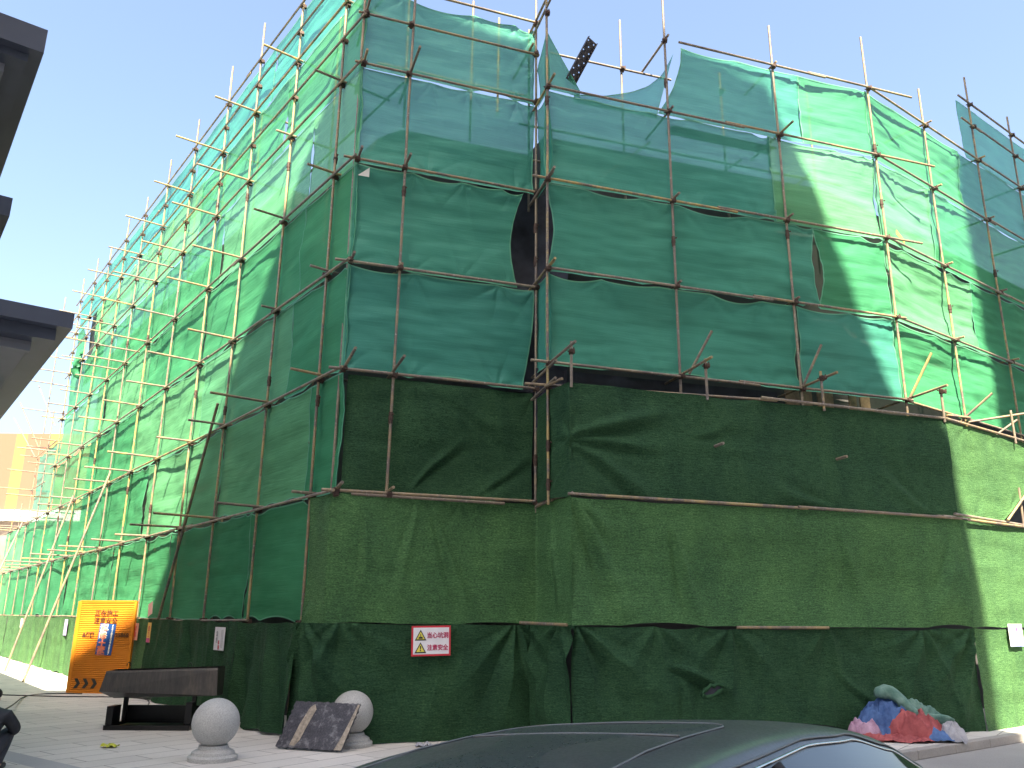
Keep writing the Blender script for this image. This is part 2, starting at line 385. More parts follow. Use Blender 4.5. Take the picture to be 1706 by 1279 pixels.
# re-entrant step between the two front faces
for k, lab in ((4, 'narrow green net folded into the step between the front faces, above the turf'), (6, 'narrow green net in the step between the front faces, second from the top'), (7, 'crumpled green net peaking between two poles at the top of the step')):
    P = [Q1, Q2] if k != 7 else [Q1, Q2, FB.at(.66)]
    kw = {}
    if k == 7: kw = dict(ztop=lambda s_: 11.3 + .6 * min(1, s_ / .6) if s_ < .62 else 11.9 - 1.3 * (s_ - .62) / .68, zbot=lambda s_: 10.5, rad=.07, nx=30)
    if k == 4: kw = dict(folds=.05)
    o = path_sheet('debris_net', P, BZ.get(k - 1, 5.5), BZ[k], NETS[1], seed, nzr=30, **kw); seed += 1
    tag(o, lab, 'net', 'green nets on the front faces')
lens = lambda v: math.sin(math.pi * max(0, min(1, (v - .04) / .88)))
for k, a, b, mt, lab, kw in (
    (4, 0, 4.76, 1, 'wide green net directly above the dark gap on the right front face', dict(redge=lambda v: -.10 * lens(min(1, v * 1.6)) * .8)),
    (4, 4.78, 6.9, 1, 'green net crossed by the shadow edge above the dark gap', {}),
    (5, 0, 5.30, 1, 'wide smooth green net left of the eye-shaped slit', dict(redge=lambda v: -.11 * lens(v), ledge=lambda v: .12 * math.sin(math.pi * v))),
    (5, 5.30, 6.9, 0, 'half-sunlit green net right of the eye-shaped slit', dict(ledge=lambda v: .11 * lens(v))),
    (6, 0, 4.52, 1, 'bluish see-through net under the sagging top net on the right front face', {}),
    (6, 4.47, 6.9, 2, 'half-sunlit creased yellow-green net below the top rail at the right corner', {}),
    (7, 2.66, 5.31, 1, 'shaded top net whose left edge curves down below a loose rail end', dict(ledge=lambda v: -.55 * (1 - v) ** 2 + .05)),
    (7, 5.27, 6.9, 0, 'sunlit top net left of the right corner pole', {})):
    kw = dict(kw)
    o = path_sheet('debris_net', [FB.at(a), FB.at(b)], BZ[k - 1], BZ[k], NETS[mt], seed, nzr=44, droop=.07 if k < 6 else .035, lift=.05 if k < 6 else .02, billow=.13, amp=.024, rad=.06, **kw); seed += 1
    tag(o, lab, 'net', 'green nets on the front faces')
def sag(s_):
    s_ += .6; pts = [(.6, 10.62), (1.2, 10.72), (1.72, 10.93), (2.05, 11.12), (2.35, 11.42), (2.62, 11.95)]
    for i in range(len(pts) - 1):
        if s_ <= pts[i + 1][0]: f = (s_ - pts[i][0]) / (pts[i + 1][0] - pts[i][0]); return pts[i][1] + f * (pts[i + 1][1] - pts[i][1])
    return 11.95
o = path_sheet('debris_net', [FB.at(.6, -.12), FB.at(2.62, -.12)], 10.46, 11.9, NETS[3], seed, nzr=26, ztop=sag, redge=lambda v: -.42 * (1 - v), droop=0.01, lift=.01); seed += 1
tag(o, 'sheer light green net sagging like a hammock against the sky', 'net', 'green nets on the front faces')
# right corner face nets
for k, mt in ((4, 0), (5, 2), (6, 2), (7, 0)):
    sm = {4: [0, 9.0], 5: [0, 3.4, 9.0], 6: [0, 2.0, 9.0], 7: [0, 3.7, 9.0]}[k]
    for i in range(len(sm) - 1):
        o = path_sheet('debris_net', [FC.at(sm[i]), FC.at(sm[i + 1])], BZ[k - 1], BZ[k], NETS[(mt + i) % 3], seed, droop=.06 if k < 6 else .03, lift=.04 if k < 6 else .015, nzr=40, billow=.12, amp=.03, rad=.05,
                       redge=(lambda v: .06 - (.09 * lens(v) if k == 5 else 0)) if i == 0 and k != 4 else None); seed += 1
        tag(o, f'green net on the right face, {({4: "lowest row", 5: "second row", 6: "third row", 7: "fourth row"})[k]}' + ('' if len(sm) == 2 else (', beside the corner pole' if i == 0 else ', at the right edge')),
            'net', 'green nets on the right face')
o = path_sheet('debris_net', [FC.at(4.1), FC.at(9.0)], 12.01, 13.5, NETS[3], seed, nzr=16, droop=.02, lift=.02, ledge=lambda v: .1 * (1 - v)); seed += 1
tag(o, 'sheer blue-green net standing above the roof line at the far upper right', 'net', 'green nets on the right face')
# artificial turf screens
def turf(P, z0, z1, mat, lab, **kw):
    global seed
    o = path_sheet('turf_screen', P, z0, z1, mat, seed, hem=False, nzr=kw.pop('nzr', 40), **kw); seed += 1
    tag(o, lab, 'turf screen', 'artificial turf screens round the foot of the scaffold'); return o
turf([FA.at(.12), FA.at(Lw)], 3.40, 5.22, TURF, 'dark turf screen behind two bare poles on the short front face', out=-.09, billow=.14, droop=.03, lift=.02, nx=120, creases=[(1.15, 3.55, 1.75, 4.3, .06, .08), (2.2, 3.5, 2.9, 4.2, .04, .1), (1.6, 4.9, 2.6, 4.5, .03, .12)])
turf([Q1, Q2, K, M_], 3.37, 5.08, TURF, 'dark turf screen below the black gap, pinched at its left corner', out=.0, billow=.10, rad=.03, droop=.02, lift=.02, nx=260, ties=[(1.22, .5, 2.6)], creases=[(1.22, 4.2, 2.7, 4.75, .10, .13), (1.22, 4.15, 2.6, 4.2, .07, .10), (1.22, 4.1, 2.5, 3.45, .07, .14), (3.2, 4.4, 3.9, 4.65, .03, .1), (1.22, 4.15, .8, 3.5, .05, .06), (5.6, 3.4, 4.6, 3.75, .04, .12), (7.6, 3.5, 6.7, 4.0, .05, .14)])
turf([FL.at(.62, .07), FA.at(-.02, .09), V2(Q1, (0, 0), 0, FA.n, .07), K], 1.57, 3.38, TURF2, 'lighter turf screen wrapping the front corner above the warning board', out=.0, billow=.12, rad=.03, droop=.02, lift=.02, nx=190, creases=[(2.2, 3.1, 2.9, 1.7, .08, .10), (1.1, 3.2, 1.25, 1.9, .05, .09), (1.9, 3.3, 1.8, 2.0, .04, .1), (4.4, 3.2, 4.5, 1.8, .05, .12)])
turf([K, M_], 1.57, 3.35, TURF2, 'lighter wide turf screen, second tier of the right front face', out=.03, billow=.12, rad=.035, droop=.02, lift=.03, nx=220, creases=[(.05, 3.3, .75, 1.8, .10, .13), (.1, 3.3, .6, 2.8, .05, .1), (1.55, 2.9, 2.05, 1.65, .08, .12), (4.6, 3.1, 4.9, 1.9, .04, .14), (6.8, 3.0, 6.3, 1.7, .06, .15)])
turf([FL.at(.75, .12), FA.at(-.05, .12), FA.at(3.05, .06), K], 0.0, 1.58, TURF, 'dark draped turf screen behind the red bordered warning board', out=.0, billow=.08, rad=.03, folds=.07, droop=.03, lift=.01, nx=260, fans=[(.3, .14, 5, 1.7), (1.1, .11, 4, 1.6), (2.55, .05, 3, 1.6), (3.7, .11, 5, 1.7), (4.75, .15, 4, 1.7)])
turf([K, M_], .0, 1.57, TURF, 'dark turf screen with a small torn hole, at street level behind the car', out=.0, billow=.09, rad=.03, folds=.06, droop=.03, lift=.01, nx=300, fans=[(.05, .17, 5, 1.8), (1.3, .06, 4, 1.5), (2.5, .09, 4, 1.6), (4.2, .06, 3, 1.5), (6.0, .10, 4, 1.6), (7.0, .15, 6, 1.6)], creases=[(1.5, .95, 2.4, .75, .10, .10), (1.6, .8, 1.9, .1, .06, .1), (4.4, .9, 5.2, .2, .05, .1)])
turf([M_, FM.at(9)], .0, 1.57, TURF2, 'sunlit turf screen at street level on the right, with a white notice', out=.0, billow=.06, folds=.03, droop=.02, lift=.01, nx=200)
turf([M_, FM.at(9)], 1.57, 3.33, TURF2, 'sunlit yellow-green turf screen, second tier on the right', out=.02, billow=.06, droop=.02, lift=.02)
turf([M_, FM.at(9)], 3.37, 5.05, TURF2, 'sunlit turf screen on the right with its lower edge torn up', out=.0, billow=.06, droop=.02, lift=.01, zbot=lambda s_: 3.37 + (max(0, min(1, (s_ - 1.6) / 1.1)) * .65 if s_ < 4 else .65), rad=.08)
ls = [.62, 3.0, 8.3, 14.2, 21.0, 29.0, 40]
lt = ['dark gathered turf screen next to the front corner with a white notice', 'dark turf screen behind the dark metal trough with two small posters', 'turf screen behind the orange hoarding',
      'bright sunlit turf screen just left of the orange hoarding', 'bright sunlit turf screen behind the long slanting props', 'bright turf screen at the far left edge of the photo']
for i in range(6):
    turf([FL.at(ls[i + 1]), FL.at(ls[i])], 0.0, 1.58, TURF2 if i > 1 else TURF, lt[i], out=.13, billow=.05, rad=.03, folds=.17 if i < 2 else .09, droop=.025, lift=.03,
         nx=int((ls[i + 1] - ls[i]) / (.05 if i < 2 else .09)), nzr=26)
g = MB(); hx, hy = FK.at(2.05, .09)
o = None
P = []
for k in range(22):
    a = 2 * math.pi * k / 22; P.append(FK.a3(2.05 + .17 * math.cos(a) * (1 + .3 * nz(k * .8, 1)), .70 + .065 * math.sin(a) * (1 + .5 * nz(k * .9, 4)) + .05 * math.cos(a), .17 + .03 * nz(k, 7)))
g.pipe(P + [P[0]], [.022 + .016 * abs(nz(k * 1.7, 2)) * 2 for k in range(23)], 7)
rim = g.build('torn_rim', TURF, None, True)
g = MB(); g.add([p + Vector((0, 0, 0)) for p in P], [tuple(range(22))]); hol = g.build('hole_shade_disc', CLOTH_SHADE, rim)  # dark disc laid over the turf as the painted shade inside the hole
tag(rim, 'small torn hole with a frayed rim in the street level turf', 'tear')
# ---------------------------------------------------------------- scaffold
def clamp_mesh():
    b = MB(); b.tube((0, 0, -.05), (0, 0, .05), .046, 10); b.tube((-.05, -.05, 0), (.05, -.05, 0), .046, 10)
    b.box(-.02, .02, -.10, .03, -.03, .03); b.tube((-.06, .045, .02), (.06, .045, .02), .014, 6); b.tube((.03, -.09, -.05), (.03, -.09, .06), .012, 6)
    b.box(.045, .075, .02, .06, -.015, .05)
    o = b.build('coupler', CLAMP); m = o.data; bpy.data.objects.remove(o); return m
CM = clamp_mesh()
def clamp(parent, p, rz=0.0, s_=1.0):
    o = bpy.data.objects.new('coupler', CM); sc.collection.objects.link(o); o.parent = parent
    o.location = p; o.rotation_euler = (random.uniform(-.2, .2), random.uniform(-.2, .2), rz + random.uniform(-.3, .3)); o.scale = (s_ * .82,) * 3; return o
PR = .0225
def pole(parent, p, q, name='standard', r=PR, sleeve=None, n=10, wob=.012):
    b = MB(); p = Vector(p); q = Vector(q); L = (q - p).length; k = max(1, int(L / 3)); P = []
    for i in range(k + 1):
        f = i / k; P.append(p.lerp(q, f) + Vector((random.uniform(-wob, wob), random.uniform(-wob, wob), 0)) * (0 if i in (0,) else 1))
    b.pipe(P, r, n)
    o = b.build(name, POLE, parent, True)
    # open tube ends stay sharp
    smooth_by_angle(o)
    if sleeve:
        for f in sleeve:
            c_ = p.lerp(q, f); d = (q - p).normalized(); s = MB(); s.tube(c_ - d * .09, c_ + d * .09, r + .009, 10); s.tube(c_ - d * .02, c_ + d * .02, r + .016, 10)
            s.tube(c_ + Vector((.03, -.03, .05)), c_ + Vector((.05, -.05, .05)), .012, 6)
            s.build('sleeve_coupler', CLAMP, o, False)
    return o
def scaff(name_lab, loc):
    e = empty('scaffold', loc); tag(e, name_lab, 'scaffold', 'pole scaffolds round the building'); return e
def rel(e, v): return Vector(v) - Vector(e.location)
def add_pole(e, p, q, name='standard', clamps=(), rz=0.0, **k):
    o = pole(e, rel(e, p), rel(e, q), name, **k)
    for c_ in clamps: clamp(o, rel(e, c_), rz)
    return o
rL = math.atan2(FL.d[1], FL.d[0]); rA = math.atan2(FA.d[1], FA.d[0]); rB = math.atan2(FB.d[1], FB.d[0]); rC = math.atan2(FC.d[1], FC.d[0])
# left, near and tall
sL = scaff('tall pole scaffold covering the long left wall with its many cross poles sticking out', FL.a3(12, 0))
for i, t_ in enumerate(LT[:11]):
    zt = 14.5 + random.uniform(-.25, .25)
    if i == 0: zt = 13.9
    lz = [z for z in LZ[1:8]] + [11.5, 13.0, 13.65]
    add_pole(sL, FL.a3(t_, 0.0 if i > 1 else 1.4, .03), FL.a3(t_, zt, .03), 'standard', [FL.a3(t_, z, .04) for z in lz], rL, sleeve=[.28 + .05 * (i % 4), .62 + .04 * (i % 5)])
    if i > 0: add_pole(sL, FL.a3(t_ + .1, 0.1, -.85), FL.a3(t_ + .1, 13.9, -.85), 'inner_standard', n=8)
for z in LZ[1:8] + [11.5, 13.0, 13.65]:
    a = -.05
    brk = [a] + [x + random.uniform(-.8, .8) for x in (6, 12, 18)] + [24.5]
    if z == 1.57: brk = [2.84, 7.3, 12.5, 18.3, 24.4]
    for i in range(len(brk) - 1):
        dz = random.uniform(-.025, .025)
        add_pole(sL, FL.a3(brk[i] - .12, z + dz, .075), FL.a3(brk[i + 1] + .12, z - dz + random.uniform(-.02, .02), .075), 'ledger', n=8)
    if z in (LZ[4], LZ[6], 13.0): add_pole(sL, FL.a3(0, z + .03, -.82), FL.a3(24.4, z, -.82), 'inner_ledger', n=8)
for i, t_ in enumerate(LT[:11]):
    for k in range(1, 8):
        if k == 1 and i < 14: continue
        ln = random.choice((.75, .95, 1.05, 1.15)) if not (i == 0 and k != 3) else .35
        if i == 1 and k == 4: ln = .32
        if i == 1 and k in (5, 6): ln = .62 if k == 5 else .35
        if i == 0 and k in (3, 5, 6): ln = .55
        add_pole(sL, FL.a3(t_ - .06, LZ[k] + .05, -.9), FL.a3(t_ - .06, LZ[k] + .05 + random.uniform(-.03, .03), ln), 'cross_pole', n=8)
for t_, z in ((10.9, 10.62), (13.4, 8.85), (15.7, 8.85), (17.8, 10.6)):
    add_pole(sL, FL.a3(t_, z + .05, -.9), FL.a3(t_, z + .05, 1.0), 'cross_pole', n=8)
# left, low far end
sF = scaff('low far end of the left wall scaffold beyond where its tall part stops', FL.a3(30, 0))
for i, t_ in enumerate(LT[11:]):
    zt = 8.9 if i < 2 else (6.3 if i < 4 else 4.3)
    if i == 0: zt = 9.6
    add_pole(sF, FL.a3(t_, 0, .03), FL.a3(t_, zt, .03), 'standard', [FL.a3(t_, z, .04) for z in LZ[1:4] if z < zt], rL)
for z, a, b in ((1.57, 24.4, 40), (3.4, 24.4, 40), (5.24, 24.4, 36), (6.6, 25.5, 28.8), (8.02, 24.1, 28.9)):
    add_pole(sF, FL.a3(a, z, .075), FL.a3(b, z, .075), 'ledger', n=8)
for i, t_ in enumerate(LT[11:]):
    for k in (2, 3):
        if k == 3 and i > 3: continue
        add_pole(sF, FL.a3(t_, LZ[k] + .05, -.9), FL.a3(t_, LZ[k] + .05, random.choice((.8, 1.0))), 'cross_pole', n=8)
for t_, z, ln in ((24.4, 8.05, .9), (26.3, 8.05, .8), (28.6, 6.62, 2.4), (28.6, 8.02, .7), (35.5, 4.1, 3.0), (30.9, 5.2, 2.6)):
    add_pole(sF, FL.a3(t_, z, -.9), FL.a3(t_, z, ln), 'cross_pole', n=8)
add_pole(sF, FL.a3(26.5, 8.0, .3), FL.a3(27.0, 9.9, 1.2), 'brace'); add_pole(sF, FL.a3(28.3, 8.0, .2), FL.a3(28.9, 9.6, 1.1), 'brace')
add_pole(sF, FL.a3(24.3, 8.6, .2), FL.a3(24.9, 10.2, .9), 'brace')
add_pole(sF, FL.a3(35.4, 3.6, 1.6), FL.a3(35.4, 6.1, 1.6), 'standard'); add_pole(sF, FL.a3(31, 4.9, 2.2), FL.a3(31, 6.9, 2.2), 'standard')
# stubs past the gable end
for z in (5.9, 6.8, 7.7, 9.2, 10.3, 11.4, 12.3, 12.9):
    add_pole(sF, FL.a3(24.7, z, -.5), FL.a3(24.9 + random.uniform(-.2, .2), z + .03, random.uniform(.7, 1.7)), 'cross_pole', n=8)
add_pole(sF, FL.a3(24.6, 8.3, .5), FL.a3(24.6, 13.9, .5), 'standard')
# props
for a, b, lab, cat in (((-7.95, 18.9, .0), FL.a3(5.28, 5.75, .13), 'dark slanting prop pole rising from beside the metal trough', 'prop pole'),
                  ((-12.25, 22.2, 0), FL.a3(14.0, 5.5, .13), 'slanting sunlit prop pole nearer the orange hoarding', 'prop pole'),
                  ((-15.02, 26.14, 0), FL.a3(19.0, 5.35, .13), 'slanting sunlit prop pole left of its twin', 'prop pole'),
                  ((-20.0, 31.6, 0), FL.a3(29.0, 5.35, .13), 'farthest slanting prop pole at the left edge', 'prop pole')):
    e = pole(None, a, b, 'prop_pole', r=.03); tag(e, lab, cat, 'slanting prop poles on the pavement')
# front left face
sA = scaff('pole scaffold of the short front face with pale upright poles', FA.a3(1.5, 0))
add_pole(sA, FA.a3(.0, 3.2, -.20), FA.a3(.02, 11.0, -.20), 'standard')
add_pole(sA, FA.a3(-.02, 10.7, .05), FA.a3(-.02, 13.4, .05), 'standard', [FA.a3(-.02, z, .06) for z in (11.55, 12.3)], rA)
add_pole(sA, FA.a3(.77, 3.36, .04), FA.a3(.86, 13.4, .04), 'standard', [FA.a3(.80, z, .05) for z in (3.4, 5.24, 7.01, 8.8, 10.6, 11.58)], rA, sleeve=[.12, .50])
add_pole(sA, FA.a3(Lw, 3.25, .04), FA.a3(Lw, 13.6, .04), 'standard', [FA.a3(Lw, z, .05) for z in (3.4, 5.24, 7.01, 8.8, 10.6, 11.6, 12.26)], rA, sleeve=[.08, .41, .47])
for z, a, b, dz in ((3.42, -.18, Lw + .05, 0), (3.36, .25, 2.6, .02), (5.25, -.2, Lw + .05, .0), (7.02, -.22, Lw, -.02), (8.8, -.2, Lw, 0), (10.6, -.12, Lw, 0), (11.58, -.12, Lw + .06, 0), (12.28, .6, Lw + .06, 0)):
    add_pole(sA, FA.a3(a, z + dz, .085), FA.a3(b, z, .085), 'ledger', [FA.a3(.02, z, .06)], rA, n=10)
for t_, z, ln in ((.04, 3.44, .62), (.79, 3.44, .42), (.04, 5.3, .95), (.79, 5.3, .82), (.04, 7.05, .28), (.82, 7.05, .14), (.04, 8.85, .36), (.82, 8.85, .42), (.04, 10.65, .35), (.84, 10.65, .72), (.02, 11.65, .55), (Lw - .1, 11.7, .2)):
    add_pole(sA, FA.a3(t_, z, -.9), FA.a3(t_, z + .02, ln), 'cross_pole')
add_pole(sA, FA.a3(.95, 10.2, -.95), FA.a3(.95, 13.2, -.95), 'inner_standard'); add_pole(sA, FA.a3(2.2, 10.2, -.95), FA.a3(2.2, 13.3, -.95), 'inner_standard')
add_pole(sA, FA.a3(2.75, 10.9, -1.0), FA.a3(2.75, 13.1, -1.0), 'inner_standard')
add_pole(sA, FA.a3(.4, 11.4, -.92), FA.a3(3.4, 11.4, -.92), 'inner_ledger'); add_pole(sA, FA.a3(.6, 12.4, -.92), FA.a3(1.6, 12.4, -.92), 'inner_ledger')
# step and right front face
sB = scaff('pole scaffold of the wide right front face with posts standing over the black gap', FB.a3(3.4, 0))
add_pole(sB, FB.a3(0, 3.3, .03), FB.a3(0, 13.2, .03), 'standard', [FB.a3(0, z, .04) for z in (5.12, 5.51, 7.1, 8.71, 10.49, 12.0)], rB, sleeve=[.03, .09, .7])
for i, t_ in enumerate(BT[1:]):
    add_pole(sB, FB.a3(t_, 4.6, .03), FB.a3(t_, [13.9, 12.95, 13.25][i], .03), 'standard', [FB.a3(t_, z, .045) for z in (5.51, 7.1, 8.71, 10.49, 12.0)], rB, sleeve=[.36 + .1 * i, .7])
for z, a, b in ((5.51, -.3, 7.0), (7.1, -.02, 7.1), (8.71, -.28, 8.05 - .35), (10.49, -.02, 8.65 - .35), (12.01, 2.6, 7.95)):
    mid = (a + b) / 2 + random.uniform(-.5, .5)
    add_pole(sB, FB.a3(a, z + .01, .085), FB.a3(mid + .2, z - .015, .085), 'ledger', n=10)
    add_pole(sB, FB.a3(mid - .2, z + .015, .09), FB.a3(b, z, .085), 'ledger', n=10)
for z in (7.1, 8.71, 10.49, 12.1, 12.3, 5.4, 5.12):
    add_pole(sB, (Q1[0] - .09, Q1[1] + .22, z - .03), (Q2[0] + .12, Q2[1] - .35, z + .06), 'ledger')
add_pole(sB, (Q1[0] - .05, Q1[1] + .1, 3.36), (K[0] + .02, K[1], 3.42), 'ledger')
add_pole(sB, FA.a3(Lw, 3.34, .02), (K[0] - .25, K[1] + .45, 3.38), 'ledger')
add_pole(sB, FB.a3(-.05, 5.12, .06), FK.a3(-.1, 5.14, -.05), 'ledger')
add_pole(sB, (.2, 12.38, 5.16), FK.a3(3.6, 5.10, .02), 'ledger'); add_pole(sB, FK.a3(3.3, 5.12, .045), FK.a3(7.02, 5.07, .02), 'ledger')
add_pole(sB, FK.a3(-.05, 3.40, .03), FK.a3(4.0, 3.37, .06), 'ledger'); add_pole(sB, FK.a3(3.8, 3.38, .08), FK.a3(7.05, 3.34, .05), 'ledger')
add_pole(sB, (.15, 12.75, 1.60), (.80, 12.02, 1.58), 'ledger'); add_pole(sB, FK.a3(2.6, 1.56, .02), FK.a3(4.2, 1.56, .03), 'ledger')
for t_, zt in ((.02, 5.72), (2.32, 5.68), (4.5, 5.68), (6.98, 5.62)):
    add_pole(sB, FK.a3(t_, 5.0, .03), FK.a3(t_, zt, .03), 'post', [FK.a3(t_, 5.55, .04)], rB)
for t_, z, ln in ((.08, 5.55, .95), (BT[1] + .05, 5.55, .95), (BT[2] + .05, 5.55, .90), (BT[3] + .12, 5.55, .88), (BT[1] + .05, 7.15, .12), (BT[2] + .04, 7.15, .14), (BT[1] + .05, 8.76, .2), (BT[2] + .04, 8.76, .18),
                  (BT[1] + .06, 10.53, .14), (BT[2] + .04, 10.53, .42), (BT[2] + .02, 12.03, .12), (BT[1] + .03, 12.02, .16), (.05, 7.15, .2), (.05, 8.76, .2)):
    add_pole(sB, FB.a3(t_, z, -.95), FB.a3(t_, z + .04, ln), 'cross_pole')
for t_, z in ((2.42, 4.28), (4.68, 4.22)): add_pole(sB, FK.a3(t_, z - .02, -.6), FK.a3(t_ + .02, z, .20), 'cross_pole')
for t_, q in ((BT[1] + .12, (.28, .62)), (BT[2] - .02, (.18, .62)), (BT[3] + .02, (.28, .72))):
    add_pole(sB, FB.a3(t_, 5.55, .12), FB.a3(t_ + q[0], 5.6 + q[1], .45), 'brace')
for t_ in (2.2, 4.4, 6.5, .3):
    add_pole(sB, FB.a3(t_ - .3, 8.6, -.92), FB.a3(t_ - .3, 13.1 if t_ == 2.2 else 12.4, -.92), 'inner_standard', [FB.a3(t_ - .3, 11.95, -.9)], rB)
for z in (11.95, 10.3, 9.6): add_pole(sB, FB.a3(.4 if z > 11 else -.2, z, -.88), FB.a3(2.95 if z > 11 else 6.8, z, -.88), 'inner_ledger')
for a, b in ((1.2, 2.4), (3.0, 4.4), (4.8, 6.0)): add_pole(sB, FB.a3(a, 9.3, -.8), FB.a3(b, 10.4, -.8), 'brace')
# right face
sC = scaff('sunlit pole scaffold of the right hand face running out of the photo', FC.a3(4, 0))
for i, t_ in enumerate(CT):
    add_pole(sC, FC.a3(t_, 5.0, .03), FC.a3(t_, [12.95, 14.28, 14.05, 14.1][i], .03), 'standard', [FC.a3(t_, z, .045) for z in (7.1, 8.71, 10.49, 12.0, 12.9, 13.5) if z < 12.2 or i > 0], rC, sleeve=[.35 + .1 * i])
    for z in (7.1, 8.71, 10.49, 12.03): add_pole(sC, FC.a3(t_ + .05, z + .04, -.9), FC.a3(t_ + .05, z + .05, .2), 'cross_pole')
for z, a, b in ((5.48, 0, 9.2), (7.1, 0, 9.2), (8.71, 0, 9.2), (10.49, 0, 9.2), (12.01, 0, 9.2), (12.9, 3.95, 9.2), (13.5, 3.95, 9.2)):
    add_pole(sC, FC.a3(a, z, .085), FC.a3(4.9, z - .02, .085), 'ledger'); add_pole(sC, FC.a3(4.6, z, .09), FC.a3(b, z, .085), 'ledger')
add_pole(sC, FM.a3(-.05, 5.07, .03), FM.a3(9, 5.03, .04), 'ledger'); add_pole(sC, FM.a3(-.2, 3.40, .05), FM.a3(9, 3.36, .05), 'ledger'); add_pole(sC, FM.a3(.2, 3.33, .08), FM.a3(3.5, 3.37, .06), 'ledger')
for a, b in ((FC.a3(2.2, 5.45, -.1), FC.a3(2.4, 5.95, .5)), (FC.a3(2.1, 5.4, .0), FC.a3(3.2, 5.62, .85)), (FC.a3(3.0, 5.2, .1), FC.a3(3.3, 5.55, .5)), (FC.a3(1.3, 5.42, .1), FC.a3(2.2, 5.5, .1)), (FM.a3(1.6, 3.42, .1), FM.a3(2.75, 4.1, .1))):
    add_pole(sC, a, b, 'brace')
add_pole(sC, FM.a3(2.55, 4.95, .05), FM.a3(2.55, 5.6, .05), 'post'); add_pole(sC, FM.a3(2.45, 3.2, .0), FM.a3(2.5, 4.1, .0), 'post')
# ---------------------------------------------------------------- building inside the nets
def inset(P, d): return P
bd = empty('building_under_works', (0, 22, 0)); tag(bd, 'dark unfinished building hidden behind the green nets', 'building')
g = MB(); o_ = Vector((0, 22, 0))
far = FL.at(23.8, -1.0); c0 = FL.at(6.0, -1.05)
Pl = [c0, FL.at(23.8, -1.05), FL.at(23.8, -14), FL.at(6.0, -10)]
g.prism([(x, y - 22) for x, y in Pl][::-1], 0, 11.3); fix_normals(g.build('rear_wing', BODY, bd))
g = MB(); Pf = [FL.at(5.99, -5), FL.at(5.99, -1.06), FL.at(1.32, -1.06), FA.at(.95, -1.15), FA.at(Lw + .3, -1.15), FB.at(.35, -1.1), FB.at(6.6, -1.1), FC.at(12, -1.1), FC.at(12, -10), (6, 24), (-2, 24)]
g.prism([(x, y - 22) for x, y in Pf], 0, 10.28); fix_normals(g.build('front_wing', BODY, bd))
g = MB(); Pg = [FL.at(23.9, -1.0), FL.at(40, -1.0), FL.at(40, -9), FL.at(23.9, -9)]
g.prism([(x, y - 22) for x, y in Pg], 0, 5.0); fix_normals(g.build('low_wing', BODY, bd))
# window openings seen through the gap
woodm = plain('raw_timber', (.30, .20, .13), .7, 0, .3, 8)
g = MB()
for i, (t_, w2) in enumerate(((4.9, .30), (5.25, .22), (5.6, .34), (6.3, .16), (6.55, .22))):
    a = FB.a3(t_, 5.0, -.75) - o_; b = FB.a3(t_ + w2, 5.0, -.75) - o_
    dn = Vector((FB.n[0], FB.n[1], 0)) * .03
    g.add([a, b, b + dn, a + dn] + [v + Vector((0, 0, .8)) for v in (a, b, b + dn, a + dn)], [(0, 1, 2, 3), (4, 5, 6, 7), (3, 2, 6, 7), (0, 1, 5, 4), (0, 3, 7, 4), (1, 2, 6, 5)])
g.build('timber_boarding', woodm, bd)
e = path_sheet('dark_sheet', [FA.at(2.2, -.35), FA.at(Lw + .25, -.35), FB.at(.5, -.5)], 5.3, 9.0, CLOTH_SHADE, 301, hem=False, billow=.15, folds=.06, droop=0, lift=0)
tag(e, 'black tarpaulin showing in the gap between the two front faces', 'tarpaulin')
e = path_sheet('dark_sheet', [FB.at(0, -.5), FB.at(4.6, -.5)], 4.6, 5.6, CLOTH_SHADE, 302, hem=False, billow=.05, droop=0, lift=0)  # dark sheet added behind the rails to paint the shade of the gap
tag(e, 'dark sheet standing for the shade inside the long gap over the turf', 'tarpaulin')
e = path_sheet('dark_sheet', [FL.at(23.2, -.3), FL.at(20.3, -.3)], 10.0, 12.9, CLOTH_SHADE, 303, hem=False, billow=.1, droop=0, lift=0)  # dark sheet fills the net opening in place of its shade
tag(e, 'dark sheet standing for the shade in the hole high on the left wall', 'tarpaulin')
# ---------------------------------------------------------------- perforated planks, net bundle, scraps
steel = plain('perforated_steel', (.07, .065, .07), .5, .5, .2, 12)
def frame(o, x, y):  # matrix from origin and two axes
    x = Vector(x).normalized(); z = x.cross(Vector(y)).normalized(); y = z.cross(x); m = Matrix((x, y, z)).transposed().to_4x4(); m.translation = Vector(o); return m
def plank(a, b, side, wd, holes, lab):
    a = Vector(a); b = Vector(b); T = frame(a, b - a, side); L = (b - a).length; g = MB()
    nx_, ny_ = holes; cw = L / nx_; ch = wd / ny_
    # sheet with real round holes
    for i in range(nx_):
        for j in range(ny_):
            x0, y0 = i * cw, j * ch; cx, cy = x0 + cw / 2, y0 + ch / 2; r = min(cw, ch) * .2; n = 8
            hole = (i + j) % 2 == 0
            if not hole: g.add([T @ Vector(v) for v in ((x0, y0, 0), (x0 + cw, y0, 0), (x0 + cw, y0 + ch, 0), (x0, y0 + ch, 0))], [(0, 1, 2, 3)]); continue
            O = []; I = []
            for k in range(n):
                an = 2 * math.pi * k / n + math.pi / 4; c_, s_ = math.cos(an), math.sin(an); m = max(abs(c_), abs(s_))
                O.append(T @ Vector((cx + c_ / m * cw / 2, cy + s_ / m * ch / 2, 0))); I.append(T @ Vector((cx + c_ * r, cy + s_ * r, 0)))
            g.add(O + I, [(k, (k + 1) % n, n + (k + 1) % n, n + k) for k in range(n)])
    for y0, y1 in ((-.008, .002), (wd - .002, wd + .008)): g.box(0, L, y0, y1, -.045, .0, T)
    return tag(g.build('steel_plank', steel), lab, 'plank')
